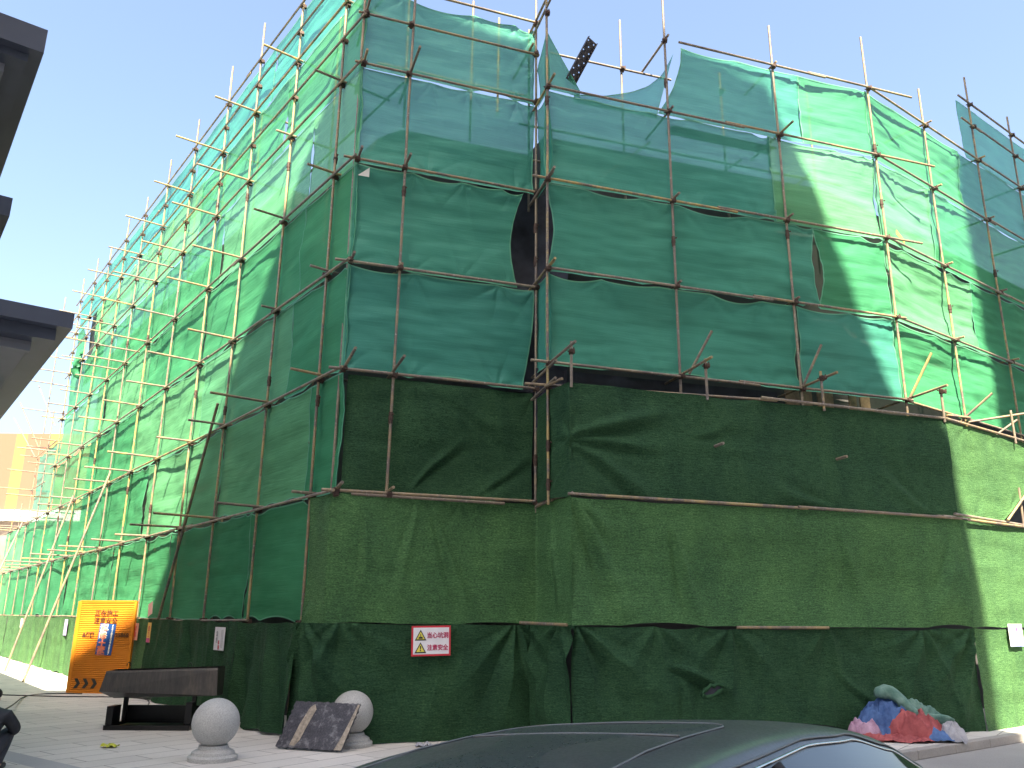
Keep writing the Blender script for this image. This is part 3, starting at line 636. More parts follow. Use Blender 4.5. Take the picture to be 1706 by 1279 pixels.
plank(FB.a3(.40, 10.85, -.08), FB.a3(.74, 11.62, .16), (.9, .45, .2), .20, (9, 3), 'short perforated steel plank sticking up into the sky beside the step')
plank(FB.a3(2.5, 10.36, -.12), FB.a3(4.7, 10.34, -.12), (-.3, .95, .10), .24, (26, 3), 'long perforated steel plank lying behind the upper rail of the right front face')
g = MB(); P = []
for i in range(9):
    f = i / 8; P.append(FL.a3(22.0 + .15 * math.sin(f * 5), 10.05 + 1.0 * f, .02 + .12 * math.sin(math.pi * f)))
g.pipe(P, [.03, .10, .16, .19, .17, .13, .15, .09, .04], 14)
o = g.build('net_bundle', NETS[0], None, True)
for v in o.data.vertices: v.co += Vector([nz(*(v.co * 5 + Vector((k * 9, 0, 0)))) * .09 for k in range(3)])
tag(o, 'bunched up green net knotted below the hole high on the left wall', 'net bundle')
for (t_, z, s0, lab) in ((21.2, 11.6, 2, 0),): pass
paper = plain('white_paper', (.72, .71, .66), .8, 0, .05)
ypap = plain('yellow_strip', (.75, .6, .10), .7, 0, .1)
def flat(name, pts, mat, lab, cat, th=.006):
    a, b, c_ = [Vector(p) for p in pts[:3]]; n = (b - a).cross(c_ - a).normalized() * th
    V = [Vector(p) for p in pts]; k = len(V)
    o = mesh(name, V + [v + n for v in V], [tuple(range(k)), tuple(range(2 * k - 1, k - 1, -1))] + [(i, k + i, k + (i + 1) % k, (i + 1) % k) for i in range(k)], mat); fix_normals(o)
    return tag(o, lab, cat)
flat('paper_scrap', [FA.a3(.06, 8.55, .0), FA.a3(.24, 8.55, .0), FA.a3(.24, 8.72, .0)], paper, 'white torn paper corner on the short front face, under a rail', 'paper')
flat('yellow_strip', [FC.a3(.40, 8.93, .03), FC.a3(.68, 8.80, .03), FC.a3(.68, 8.88, .03), FC.a3(.42, 9.02, .03)], ypap, 'small yellow strip stuck on the sunlit net near the right corner pole', 'tape')
# ---------------------------------------------------------------- signs
def text_mesh(name, s, size, T, mat, parent=None, bold=0.0, width=None, vert=False, ex=.0015):
    cu = bpy.data.curves.new(name, 'FONT'); cu.body = s; cu.size = size; cu.align_x = 'CENTER'; cu.align_y = 'CENTER'; cu.extrude = ex; cu.offset = bold; cu.resolution_u = 3
    t_ = bpy.data.objects.new(name, cu); sc.collection.objects.link(t_); bpy.context.view_layer.update()
    m = bpy.data.meshes.new_from_object(t_.evaluated_get(bpy.context.evaluated_depsgraph_get())); bpy.data.objects.remove(t_)
    xs = [v.co.x for v in m.vertices]; ys = [v.co.y for v in m.vertices]
    if xs:
        cx, cy = (min(xs) + max(xs)) / 2, (min(ys) + max(ys)) / 2; k = (width / (max(xs) - min(xs))) if width else 1
        for v in m.vertices: v.co = T @ Vector(((v.co.x - cx) * k, v.co.y - cy, v.co.z))
    m.materials.clear(); m.materials.append(mat); o = bpy.data.objects.new(name, m); sc.collection.objects.link(o)
    if parent: o.parent = parent
    return o
def col(name, c_, rough=.5): return plain(name, c_, rough, 0, .06, 4)
RED = col('sign_red', (.60, .03, .05)); WHT = col('sign_white', (.78, .76, .80)); BLK = col('sign_black', (.03, .03, .03)); YEL = col('sign_yellow', (.75, .66, .10)); TXT = col('sign_text', (.45, .02, .10))
def face_T(F, t_, z, out=0.0, tilt=0.0):
    x = Vector((F.d[0], F.d[1], 0)); 
    m = frame(F.a3(t_, z, out), x, (0, 0, 1)); return m @ Matrix.Rotation(tilt, 4, 'Z')
T = face_T(FA, 1.48, 1.345, .21, R(1.0))
sg = empty('warning_board', T.translation); tag(sg, 'white warning board with a red border and two yellow triangles on dark turf', 'sign')
T = T.copy(); T.translation = (0, 0, 0)
g = MB(); g.box(-.285, .285, -.205, .205, -.004, .004, T); g.build('border', RED, sg)
g = MB(); g.box(-.26, .26, -.18, .18, .0042, .006, T); g.build('panel', WHT, sg)
def tri(cx, cy, s_, z, mat, name):
    g = MB(); P = [(cx - s_, cy - s_ * .82), (cx + s_, cy - s_ * .82), (cx, cy + s_ * .92)]
    V = [T @ Vector((x, y, zz)) for zz in (z - .001, z) for x, y in P]
    g.add(V, [(0, 1, 2), (3, 4, 5), (0, 1, 4, 3), (1, 2, 5, 4), (2, 0, 3, 5)]); return fix_normals(g.build(name, mat, sg))
for cy in (.075, -.095):
    tri(-.155, cy, .085, .008, BLK, 'triangle_border'); tri(-.155, cy - .003, .060, .010, YEL, 'triangle')
text_mesh('exclamation_mark', '!', .10, T @ Matrix.Translation((-.155, -.10, .0115)), BLK, sg, .003)
g = MB(); g.box(-.185, -.125, .030, .048, .0105, .0125, T); g.box(-.160, -.150, .048, .095, .0105, .0125, T); g.box(-.178, -.132, .048, .056, .0105, .0125, T); g.build('pit_symbol', BLK, sg)
text_mesh('lettering', '当心坑洞', .085, T @ Matrix.Translation((.095, .075, .008)), TXT, sg, .002, .31)
text_mesh('lettering', '注意安全', .085, T @ Matrix.Translation((.095, -.09, .008)), TXT, sg, .002, .31)
# orange hoarding panel
def hoard_mat():
    t = NT('hoarding_orange'); v = t.coord('Object'); a = t.noise(v, 1.5, 4, .6)
    t.set(Base_Color=t.ramp(a, [(.3, (.50, .165, .010)), (.7, (.64, .225, .014))]), Roughness=.5); return t.m
HOR = hoard_mat(); NAVY = col('banner_blue', (.02, .08, .30)); CREAM = col('banner_cream', (.9, .85, .75)); PINK = col('banner_pink', (.85, .25, .15)); BRN = col('hoarding_print', (.07, .03, .015))
hx = Vector((1.25, -.17, 0)).normalized(); ho = Vector((-9.0, 19.28, 0))
hs = empty('hoarding_panel', ho); tag(hs, 'corrugated orange hoarding panel with printed warnings and a blue banner', 'hoarding')
T = frame((0, 0, 0), hx, (0, 0, 1))
g = MB(); N = 48; V = []; hw = .655
for i in range(N * 4 + 1):
    z = .03 + 1.9 * i / (N * 4); f = (i % 4); d = .012 if f in (1, 2) else 0
    V += [T @ Vector((-hw, z, d)), T @ Vector((hw, z, d)), ]
g.add(V, [(2 * i, 2 * i + 1, 2 * i + 3, 2 * i + 2) for i in range(N * 4)]); g.build('corrugated_sheet', HOR, hs)
g = MB()
for x0, x1 in ((-hw - .03, -hw + .02), (hw - .02, hw + .03)): g.box(x0, x1, 0, 1.95, -.05, .016, T)
g.box(-hw, hw, 1.93, 1.96, -.05, .016, T); g.box(-hw, hw, .0, .035, -.05, .016, T)
g.build('frame', HOR, hs)
g = MB(); g.box(-hw - .09, -hw - .032, 0, 1.94, -.55, -.02, T)
for z in (.45, .95, 1.45): g.box(-hw - .10, -hw - .088, z, z + .05, -.5, -.1, T)
g.build('return_panel', HOR, hs)
text_mesh('lettering', '正在施工', .15, T @ Matrix.Translation((.0, 1.69, .020)), BRN, hs, .002, .56)
text_mesh('lettering', '注意安全', .15, T @ Matrix.Translation((-.0, 1.53, .020)), BRN, hs, .002, .56)
text_mesh('lettering', '佰围', .13, T @ Matrix.Translation((-.34, 1.22, .020)), BRN, hs, .004, .2)
text_mesh('lettering', '325868', .12, T @ Matrix.Translation((.40, 1.22, .020)), BRN, hs, .003, .38)
g = MB(); g.box(-.52, -.44, 1.17, 1.21, .014, .020, T); g.box(-.50, -.46, 1.22, 1.27, .014, .020, T); g.build('logo', BRN, hs)
for i in range(3):
    g = MB(); cx = -.50 + .20 * i; P = [(cx - .06, .30), (cx + .02, .30), (cx + .09, .20), (cx + .02, .10), (cx - .06, .10), (cx + .01, .20)]
    g.add([T @ Vector((x, y, z)) for z in (.014, .020) for x, y in P], [(0, 1, 2, 5), (5, 2, 3, 4), (6, 11, 8, 7), (11, 10, 9, 8)] + [(k, (k + 1) % 6, 6 + (k + 1) % 6, 6 + k) for k in range(6)])
    fix_normals(g.build('chevron', BLK, hs))
g = MB(); g.box(-.19, .19, .80, 1.46, .017, .024, T @ Matrix.Rotation(R(-3), 4, 'Z')); bn = g.build('banner', NAVY, hs)
Tb = T @ Matrix.Rotation(R(-3), 4, 'Z')
for i, ch in enumerate('科峰土建'):
    text_mesh('lettering', ch, .19, Tb @ Matrix.Translation((-.07, 1.36 - .16 * i, .026)), CREAM if i < 2 else PINK, bn, .009)
    text_mesh('lettering', ch, .165, Tb @ Matrix.Translation((-.07, 1.36 - .16 * i, .030)), PINK, bn, .001)
for i, ch in enumerate('13188046007'):
    text_mesh('lettering', ch, .075, Tb @ Matrix.Translation((.12, 1.42 - .058 * i, .026)), CREAM, bn, .003)
# notices on the left wall and on the right
SAL = col('notice_salmon', (.75, .35, .25)); GOLD = col('notice_gold', (.75, .50, .12)); MAG = col('notice_magenta', (.50, .05, .25)); PNK = col('notice_pink', (.80, .50, .50)); PUR = col('notice_purple', (.45, .35, .75)); GRY = col('print_grey', (.30, .28, .33)); BLU = col('notice_blue', (.30, .35, .80))
def notice(F, t_, z, w_, h_, mat, lab, tilt=0, rows=(), extra=None, out=.16):
    T0 = face_T(F, t_, z, out, R(tilt)); 
    if F is FL: T0 = frame(F.a3(t_, z, out), (-F.d[0], -F.d[1], 0), (0, 0, 1)) @ Matrix.Rotation(R(tilt), 4, 'Z')
    e = empty('notice', T0.translation); tag(e, lab, 'notice', 'paper notices fixed to the turf'); T1 = T0.copy(); T1.translation = (0, 0, 0)
    g = MB(); g.box(-w_ / 2, w_ / 2, -h_ / 2, h_ / 2, -.003, .003, T1); g.build('sheet', mat, e)
    for (x, y, w2, h2, m) in rows:
        g = MB(); g.box(x - w2 / 2, x + w2 / 2, y - h2 / 2, y + h2 / 2, .0032, .0045, T1); g.build('print_block', m, e)
    if extra:
        for s_, size, x, y, m, vert in extra:
            if vert:
                for i, ch in enumerate(s_): text_mesh('lettering', ch, size, T1 @ Matrix.Translation((x, y - size * 1.02 * i, .0045)), m, e, .001)
            else: text_mesh('lettering', s_, size, T1 @ Matrix.Translation((x, y, .0045)), m, e, .001)
    return e
notice(FL, 3.72, 1.28, .50, .38, WHT, 'white notice with vertical black print on the dark gathered turf', 0, [(.17, 0, .012, .30, GRY), (.13, 0, .012, .30, GRY), (.09, 0, .012, .28, GRY)], [('急售', .10, -.12, .08, GRY, True), ('商铺', .08, -.01, -.06, RED, True)])
notice(FL, 9.15, 1.30, .38, .36, SAL, 'salmon notice left of the slanting dark prop pole', 0, [], [('出租', .12, 0, .07, RED, True)])
notice(FL, 8.1, 1.30, .26, .40, GOLD, 'gold notice with a magenta foot right of the slanting dark prop pole', 0, [(0, -.155, .26, .09, MAG)], [('招工', .12, 0, .08, RED, True)])
notice(FL, 8.2, 1.78, .30, .26, PNK, 'faded pink scrap above the rail beside the dark prop pole', 12)
notice(FL, 16.9, 1.28, .40, .45, PUR, 'purple and white notice half hidden by the left edge of the orange hoarding', 0, [(.05, .08, .2, .16, WHT), (.02, -.14, .2, .1, WHT)])
notice(FL, 25.0, 1.32, .45, .32, paper, 'blank white strip between the two sunlit prop poles', 0)
notice(FM, 1.35, 1.45, .50, .37, WHT, 'white notice with a blue foot on the sunlit turf at the right edge', 0, [(0, -.165, .50, .035, BLU), (0, -.10, .42, .02, PNK)], [('正在施工', .085, 0, .10, MAG, False), ('禁止通行', .095, 0, -.005, PUR, False)], out=.06)
# ---------------------------------------------------------------- stone balls
def granite():
    t = NT('granite'); v = t.coord(); a = t.noise(v, 90, 3, .8); b = t.noise(v, 4, 4, .6)
    c_ = t.mix(.5, t.ramp(a, [(.3, (.26, .26, .255)), (.5, (.42, .42, .41)), (.7, (.56, .56, .55))]), t.ramp(b, [(.3, (.8, .8, .8)), (.7, (1.05, 1.05, 1.04))]), 'MULTIPLY')
    t.set(Base_Color=c_, Roughness=.6, Normal=t.bump(a, .2, .003)); return t.m
GRA = granite()
def ball(x, y, lab):
    e = empty('stone_ball', (x, y, 0)); tag(e, lab, 'stone ball', 'granite balls on round plinths')
    g = MB(); g.lathe([(.01, 0), (.285, 0), (.29, .045), (.28, .06), (.25, .068), (.245, .10), (.215, .118), (.18, .135), (.17, .17), (.01, .17)], 48); o = fix_normals(g.build('plinth', GRA, e)); smooth_by_angle(o, 35)
    g = MB(); n = 28; g.lathe([(max(.002, .278 * math.sin(math.pi * i / n)), .42 - .278 * math.cos(math.pi * i / n)) for i in range(n + 1)], 56); o = fix_normals(g.build('ball', GRA, e, True))
    return e
ball(-3.55, 10.80, 'weathered granite ball on its plinth, standing clear on the paving'); ball(-2.12, 12.02, 'granite ball half hidden behind the leaning black slab')
# ---------------------------------------------------------------- leaning slab
def slab_mat():
    t = NT('slab_black'); v = t.coord('Object'); a = t.noise(v, 6, 6, .75); b = t.noise(v, 45, 4, .8)
    c_ = t.mix(.55, t.ramp(a, [(.35, (.018, .018, .026)), (.52, (.05, .05, .06)), (.64, (.34, .34, .36))]), t.ramp(b, [(.45, (.03, .03, .045)), (.66, (.10, .10, .12)), (.8, (.5, .5, .5))]))
    t.set(Base_Color=c_, Roughness=.55, Normal=t.bump(b, .5, .01)); return t.m
SLB = slab_mat(); SPL = plain('bare_wood_split', (.36, .31, .25), .8, 0, .3, 20, .6)
bl, br_ = Vector((-3.03, 11.72, .015)), Vector((-2.12, 11.42, .015)); up = Vector((.10, .26, .55)).normalized() * .60
T = frame(bl, br_ - bl, up); L_ = (br_ - bl).length
se = empty('leaning_slab', bl); tag(se, 'battered black board with a split pale patch leaning on the granite ball', 'board')
T.translation = (0, 0, 0)
g = MB(); nx_, ny_ = 26, 18; V = []
def edge(i, n, a): return a * nz(i * .9, a * 40, 3)
for zz in (0, .035):
    for j in range(ny_ + 1):
        for i in range(nx_ + 1):
            x = L_ * i / nx_ + (edge(j, ny_, .03) if i in (0, nx_) else 0) + .10 * (j / ny_); y = .60 * j / ny_ + (edge(i, nx_, .02) if j in (0, ny_) else 0)
            V.append(T @ Vector((x, y, zz + (.004 * nz(i * .7, j * .7, 5) if zz else 0))))
w_ = nx_ + 1; k0 = w_ * (ny_ + 1)
F = [(j * w_ + i, j * w_ + i + 1, (j + 1) * w_ + i + 1, (j + 1) * w_ + i) for j in range(ny_) for i in range(nx_)]
F2 = [tuple(k0 + q for q in f) for f in F]
Bd = [i for i in range(w_)] + [j * w_ + nx_ for j in range(1, ny_ + 1)] + [ny_ * w_ + i for i in range(nx_ - 1, -1, -1)] + [j * w_ for j in range(ny_ - 1, 0, -1)]
g.add(V, F + F2 + [(Bd[a], Bd[(a + 1) % len(Bd)], k0 + Bd[(a + 1) % len(Bd)], k0 + Bd[a]) for a in range(len(Bd))])
fix_normals(g.build('board', SLB, se))
g = MB(); P = [(.20, .03), (.27, .02), (.33, .10), (.38, .30), (.44, .50), (.40, .57), (.34, .52), (.26, .30)]
g.add([T @ Vector((x, y, z)) for z in (.038, .043) for x, y in P], [tuple(range(8)), tuple(range(15, 7, -1))] + [(k, (k + 1) % 8, 8 + (k + 1) % 8, 8 + k) for k in range(8)]); fix_normals(g.build('split_patch', SPL, se))
g = MB(); P = [(.86, 0.0), (.965, .0), (1.06, .585), (1.03, .585), (.975, .36), (.925, .18)]
g.add([T @ Vector((x, y, z)) for z in (.0385, .044) for x, y in P], [tuple(range(6)), tuple(range(11, 5, -1))] + [(k, (k + 1) % 6, 6 + (k + 1) % 6, 6 + k) for k in range(6)]); fix_normals(g.build('split_edge', SPL, se))
# ---------------------------------------------------------------- dark metal trough
def rust():
    t = NT('dark_sheet_metal'); v = t.coord('Object', (1, 1, .35)); a = t.noise(v, 4, 6, .7); b = t.noise(t.coord('Object', (8, 8, 1)), 3, 4, .7)
    c_ = t.mix(.5, t.ramp(a, [(.3, (.085, .085, .09)), (.55, (.12, .115, .115)), (.75, (.19, .165, .15))]), t.ramp(b, [(.35, (.5, .5, .5)), (.7, (1.3, 1.2, 1.15))]), 'MULTIPLY')
    t.set(Base_Color=c_, Roughness=.5, Metallic=.3, Normal=t.bump(a, .3, .008)); return t.m
RST = rust()
te = empty('metal_trough', (-5.45, 13.5, 0)); tag(te, 'dark rusty sheet metal trough tipped on a low black frame', 'trough')
T = frame((-.68, -.03, .42), (1.75, .22, .055), (0, .0, 1)); g = MB()
prof = lambda x: [(x, 0.0, .0), (x, .38, .04), (x, .41, .03), (x, .41, -.50), (x, .37, -.54), (x, -.02, -.46)]
A = prof(-.03); B_ = prof(1.62); A[0] = (-.10, .12, .05); V = [T @ Vector(p) for p in A + B_]
g.add(V, [(0, 1, 7, 6), (1, 2, 8, 7), (3, 4, 10, 9), (4, 5, 11, 10), (5, 0, 6, 11), (0, 5, 4, 3, 2, 1), (6, 7, 8, 9, 10, 11)])
g.box(-.02, 1.61, .36, .385, -.50, .02, T); o = fix_normals(g.build('trough', RST, te))
T = frame((-.62, -.12, .0), (1.28, .02, 0), (0, 0, 1)); BLM = plain('black_frame_metal', (.012, .012, .014), .35, .2, .2)
g = MB(); g.box(0, 1.28, 0, .07, -.04, .03, T); g.box(0, 1.28, 0, .07, -.75, -.68, T); g.box(0, .06, 0, .07, -.7, 0, T); g.box(1.22, 1.28, 0, .07, -.7, 0, T); g.box(.05, 1.24, .071, .30, -.60, -.56, T); g.box(.06, 1.22, .02, .03, -.66, -.03, T)
g.box(.06, .12, .07, .48, -.5, -.44, T); g.box(1.12, 1.18, .07, .5, -.5, -.44, T); g.box(.0, .10, .07, .33, -.30, -.02, T); g.box(1.15, 1.25, .07, .38, -.3, -.1, T)
g.build('frame', BLM, te, bevel=.006)
g = MB()
for x, yy in ((.26, .02), (1.20, .02)):
    P = [Vector((-.68 + x + .03 * math.cos(a), 0.02, .86 + .055 + .045 * math.sin(a))) for a in [math.pi * k / 5 * 1.2 - .3 for k in range(6)]]; g.pipe(P, .008, 6)
g.build('lifting_eye', BLM, te)
# ---------------------------------------------------------------- rag heap
def cloth_heap(name, cx, cy, cz, rx, ry, h_, mat, sd_, parent, yaw=0, n=70):
    V = []; F = []
    for j in range(n + 1):
        for i in range(n + 1):
            u = i / n * 2 - 1; v = j / n * 2 - 1
            e_ = 1 + .22 * nz(math.atan2(v, u) * 1.3, sd_, 0)
            m = max(abs(u), abs(v)) or 1; rr = math.hypot(u, v); k = m / rr if rr else 1
            x = u * k * rx * e_; y = v * k * ry * e_; r = m
            z = h_ * max(0, 1 - r ** 2.0) ** .8
            fx = x * 5 + sd_; fy = y * 5
            rid = 1 - abs(nz(fx * .8, fy * 1.6, sd_)) * 2.6; rid2 = 1 - abs(nz(fx * 2, fy * 1.3, sd_ + 4)) * 2.6
            rid3 = 1 - abs(nz(fx * 4.5 + 2, fy * 3.5, sd_ + 8)) * 2.6
            z += (.075 * max(rid, -.4) + .045 * max(rid2, -.4) + .018 * max(rid3, -.4)) * (.35 + min(1, h_ * 3)) * (1 - r ** 6 * .5) + .012
            c_, s_ = math.cos(yaw), math.sin(yaw)
            V.append((cx + x * c_ - y * s_, cy + x * s_ + y * c_, max(cz + .006, cz + z)))
    F = [(j * (n + 1) + i, j * (n + 1) + i + 1, (j + 1) * (n + 1) + i + 1, (j + 1) * (n + 1) + i) for j in range(n) for i in range(n)]
    return mesh(name, V, F, mat, parent, True)
def fabric(name, ca, cb):
    t = NT(name); a = t.noise(t.coord('Object'), 4, 4, .7); b = t.noise(t.coord('Object'), 60, 2, .6)
    t.set(Base_Color=t.ramp(a, [(.35, ca), (.65, cb)]), Roughness=.7, Normal=t.bump(b, .2, .003)); return t.m
rg = empty('rag_heap', (5.9, 13.0, 0)); tag(rg, 'heap of crumpled red, blue and green tarpaulins dumped on the kerb', 'rag heap')
fr = fabric('rag_red', (.22, .035, .04), (.42, .10, .10)); fb = fabric('rag_blue', (.02, .055, .18), (.08, .17, .38)); fg = fabric('rag_green', (.06, .15, .12), (.20, .32, .27)); fp = fabric('rag_pink', (.25, .12, .20), (.45, .30, .40)); fw = fabric('rag_grey', (.20, .20, .23), (.42, .42, .45))
yw = R(-12)
def heap(nm, x, y, z, rx, ry, h_, m, s_, yaw=0.0): cloth_heap(nm, x - 5.9, y - 13.0, z, rx, ry, h_, m, s_, rg, yaw)
heap('red_tarp', 5.15, 13.02, 0, .62, .26, .05, fr, 1.3, yw); heap('blue_tarp', 5.70, 13.22, 0, .55, .28, .42, fb, 4.1, yw); heap('pink_sheet', 5.22, 13.12, 0, .26, .18, .20, fp, 9.7, yw)
heap('green_tarp', 6.05, 13.24, 0, .50, .22, .40, fg, 6.2, R(-30)); heap('red_tarp', 5.92, 13.0, 0, .42, .20, .30, fr, 12.4, yw); heap('blue_tarp', 6.12, 12.86, 0, .34, .13, .12, fb, 15.2, yw)
heap('grey_sack', 6.36, 12.92, -.03, .24, .17, .22, fw, 18.9, R(-30)); heap('red_tarp', 5.55, 12.82, 0, .5, .13, .05, fr, 21.2, yw)
g = MB(); P = []
for i in range(16):
    f = i / 15; P.append(Vector((-.42 + .95 * f, .22 - .30 * f, .60 + .10 * math.sin(f * 8) - .42 * f ** 1.3)))
g.pipe(P, [.05, .075, .085, .08, .085, .09, .08, .085, .09, .085, .08, .08, .07, .07, .06, .03], 12); o = g.build('green_tarp', fg, rg, True)
for v in o.data.vertices: v.co += Vector([nz(*(v.co * 9 + Vector((k * 9, 0, 0)))) * .05 for k in range(3)])
# ---------------------------------------------------------------- litter
leafm = plain('yellow_plastic', (.65, .66, .05), .5, 0, .2, 10)
def scrap(x, y, z, s_, mat, lab, cat, sd_, h_=.04):
    n = 8; V = []
    for j in range(n + 1):
        for i in range(n + 1):
            u, v = i / n * 2 - 1, j / n * 2 - 1; k = 1 + .4 * nz(u * 2 + sd_, v * 2, 0)
            V.append((x + u * s_ * k, y + v * s_ * .7 * k, z + .012 + abs(nz(u * 3, v * 3, sd_)) * h_ * 2))
    o = mesh('litter_scrap', V, [(j * (n + 1) + i, j * (n + 1) + i + 1, (j + 1) * (n + 1) + i + 1, (j + 1) * (n + 1) + i) for j in range(n) for i in range(n)], mat, None, True)
    return tag(o, lab, cat)
scrap(-5.2, 11.7, 0, .10, leafm, 'crumpled yellow plastic scrap on the paving', 'litter', 2)
scrap(-1.15, 12.0, 0, .10, fw, 'grey stone chip near the foot of the dark turf', 'litter', 5)
tk = MB()
# ---------------------------------------------------------------- cables
cabm = plain('black_cable', (.03, .03, .03), .6)
def cable(P, lab, r=.012):
    g = MB(); Q = [Vector(p) for p in P]; S_ = []
    for i in range(len(Q) - 1):
        a, b, c_, d = Q[max(0, i - 1)], Q[i], Q[i + 1], Q[min(len(Q) - 1, i + 2)]
        for k in range(8):
            t_ = k / 8; S_.append(.5 * ((2 * b) + (c_ - a) * t_ + (2 * a - 5 * b + 4 * c_ - d) * t_ ** 2 + (3 * b - a - 3 * c_ + d) * t_ ** 3))
    g.pipe(S_ + [Q[-1]], r, 6); return tag(g.build('cable', cabm, None, True), lab, 'cable')
cable([(-12.5, 19.3, .012), (-10.9, 18.7, .012), (-9.4, 18.4, .012), (-7.4, 18.0, .012), (-6.2, 14.6, .012)], 'straighter black cable crossing the paving towards the trough')
cable([(-5.80, 10.15, .50), (-6.9, 12.1, .38), (-8.5, 15.2, .16), (-10.0, 18.3, .014), (-9.9, 19.0, .012), (-9.2, 19.05, .012)], 'curved black cable running from the crouching person')
# ---------------------------------------------------------------- person
SKIN = plain('skin', (.42, .26, .19), .6, 0, .08); HAIR = plain('hair', (.02, .015, .012), .6, 0, .3, 40); JKT = fabric('jacket_black', (.012, .013, .018), (.035, .035, .042)); TRS = fabric('trousers_dark', (.02, .022, .03), (.05, .05, .06)); SHOE = plain('shoes', (.05, .045, .04), .6)
def skin_fig(name, verts, edges, mats=None, mat=None, parent=None, lvl=2):
    m = bpy.data.meshes.new(name); m.from_pydata([v[0] for v in verts], edges, []); o = bpy.data.objects.new(name, m); sc.collection.objects.link(o)
    sk = o.modifiers.new('s', 'SKIN'); sk.use_smooth_shade = True
    for i, v in enumerate(verts):
        d = m.skin_vertices[0].data[i]; r = v[1]; d.radius = r if isinstance(r, tuple) else (r, r); d.use_root = (i == 0)
    sb = o.modifiers.new('b', 'SUBSURF'); sb.levels = lvl; sb.render_levels = lvl
    bpy.context.view_layer.update(); me = bpy.data.meshes.new_from_object(o.evaluated_get(bpy.context.evaluated_depsgraph_get())); bpy.data.objects.remove(o)
    me.materials.clear(); me.materials.append(mat); q = bpy.data.objects.new(name, me); sc.collection.objects.link(q)
    me.polygons.foreach_set('use_smooth', [True] * len(me.polygons))
    if parent: q.parent = parent
    return q
pe = empty('person', (-5.77, 9.75, 0), R(12)); tag(pe, 'person in a black jacket crouching low at the left edge', 'person')
# local: faces +y; squatting, leaning forward
bv = [((0, 0, .20), .12), ((0, -.02, .32), (.15, .12)), ((0, .05, .46), (.17, .12)), ((0, .14, .58), (.16, .11)), ((0, .20, .64), .06), ((0, .25, .71), .075), ((0, .28, .79), .085),
      ((.19, .16, .57), .06), ((.27, .25, .42), .05), ((.17, .44, .36), .036), ((.13, .50, .35), .03), ((-.19, .16, .57), .06), ((-.27, .25, .42), .05), ((-.17, .44, .36), .036), ((-.13, .50, .35), .03),
      ((.11, .05, .20), .095), ((.19, .38, .42), .062), ((.17, .16, .10), .045), ((.17, .20, .04), .042), ((.18, .34, .03), .035), ((-.11, .05, .20), .095), ((-.19, .38, .42), .062), ((-.17, .16, .10), .045), ((-.17, .20, .04), .042), ((-.18, .34, .03), .035)]
be = [(0, 1), (1, 2), (2, 3), (3, 4), (4, 5), (5, 6), (3, 7), (7, 8), (8, 9), (9, 10), (3, 11), (11, 12), (12, 13), (13, 14), (0, 15), (15, 16), (16, 17), (17, 18), (18, 19), (0, 20), (20, 21), (21, 22), (22, 23), (23, 24)]
skin_fig('body', bv, be, mat=SKIN, parent=pe)
jv = [((0, -.01, .24), (.19, .15)), ((0, -.03, .33), (.19, .155)), ((0, .05, .47), (.20, .15)), ((0, .14, .585), (.185, .13)), ((0, .19, .635), .09), ((.20, .16, .57), .078), ((.285, .25, .42), .066), ((.19, .42, .365), .048), ((-.20, .16, .57), .078), ((-.285, .25, .42), .066), ((-.19, .42, .365), .048)]
skin_fig('jacket', jv, [(0, 1), (1, 2), (2, 3), (3, 4), (3, 5), (5, 6), (6, 7), (3, 8), (8, 9), (9, 10)], mat=JKT, parent=pe)
tv = [((0, 0, .19), .13), ((.12, .06, .20), .108), ((.195, .39, .42), .075), ((.172, .17, .11), .058), ((.17, .19, .07), .055), ((-.12, .06, .20), .108), ((-.195, .39, .42), .075), ((-.172, .17, .11), .058), ((-.17, .19, .07), .055)]
skin_fig('trousers', tv, [(0, 1), (1, 2), (2, 3), (3, 4), (0, 5), (5, 6), (6, 7), (7, 8)], mat=TRS, parent=pe)
for s_ in (-1, 1):
    skin_fig('shoe', [((s_ * .17, .16, .045), .045), ((s_ * .175, .27, .045), .045), ((s_ * .18, .37, .035), .034)], [(0, 1), (1, 2)], mat=SHOE, parent=pe)
    h0 = Vector((s_ * .13, .50, .35))
    for k in range(5):
        a = h0 + Vector(((k - 2) * .016, .02, .01)); d_ = Vector(((k - 2) * .012 - s_ * .01, .035, -.02)); 
        if k == 4: a = h0 + Vector((-s_ * .02, -.01, .015)); d_ = Vector((-s_ * .03, .02, .0))
        skin_fig('finger', [(tuple(a), .010), (tuple(a + d_), .009), (tuple(a + d_ + Vector((0, .008, -.028))), .007)], [(0, 1), (1, 2)], mat=SKIN, parent=pe, lvl=1)
skin_fig('hair', [((0, .235, .745), .07), ((0, .27, .80), .096), ((0, .30, .835), .075)], [(0, 1), (1, 2)], mat=HAIR, parent=pe)
# ---------------------------------------------------------------- left building with three eaves
EV = plain('eave_dark_metal', (.065, .077, .11), .5, .1, .15, 1.0); EVU = plain('eave_soffit', (.17, .18, .21), .6, 0, .2, .7); WL = concrete('left_wall_render', (.30, .30, .31), (.38, .37, .37))
lb = empty('left_building', (-12, 14, 0)); tag(lb, 'building at the left edge with three dark projecting eaves', 'building')
ld = Vector((-.6088, .7934, 0)); lq = Vector((-.7934, -.6088, 0))  # along the street, away from the street
def eave(tip, ln, dp, h1, name, lip=.0):
    T = frame(Vector(tip) - Vector((-12, 14, 0)), ld, lq); g = MB()
    g.box(0, ln, 0, dp, -h1, 0, T); g.box(.12, ln, .12, dp, -h1 - lip, -h1 - .002, T)
    o = g.build(name, EV, lb)
    g = MB(); g.box(.3, ln, .3, dp, -h1 - lip - .03, -h1 - lip - .003, T)
    for i in range(5): g.box(.3 + i * 2.2, .38 + i * 2.2, .3, dp, -h1 - lip - .10, -h1 - lip - .032, T)
    g.build('soffit', EVU, o); return o
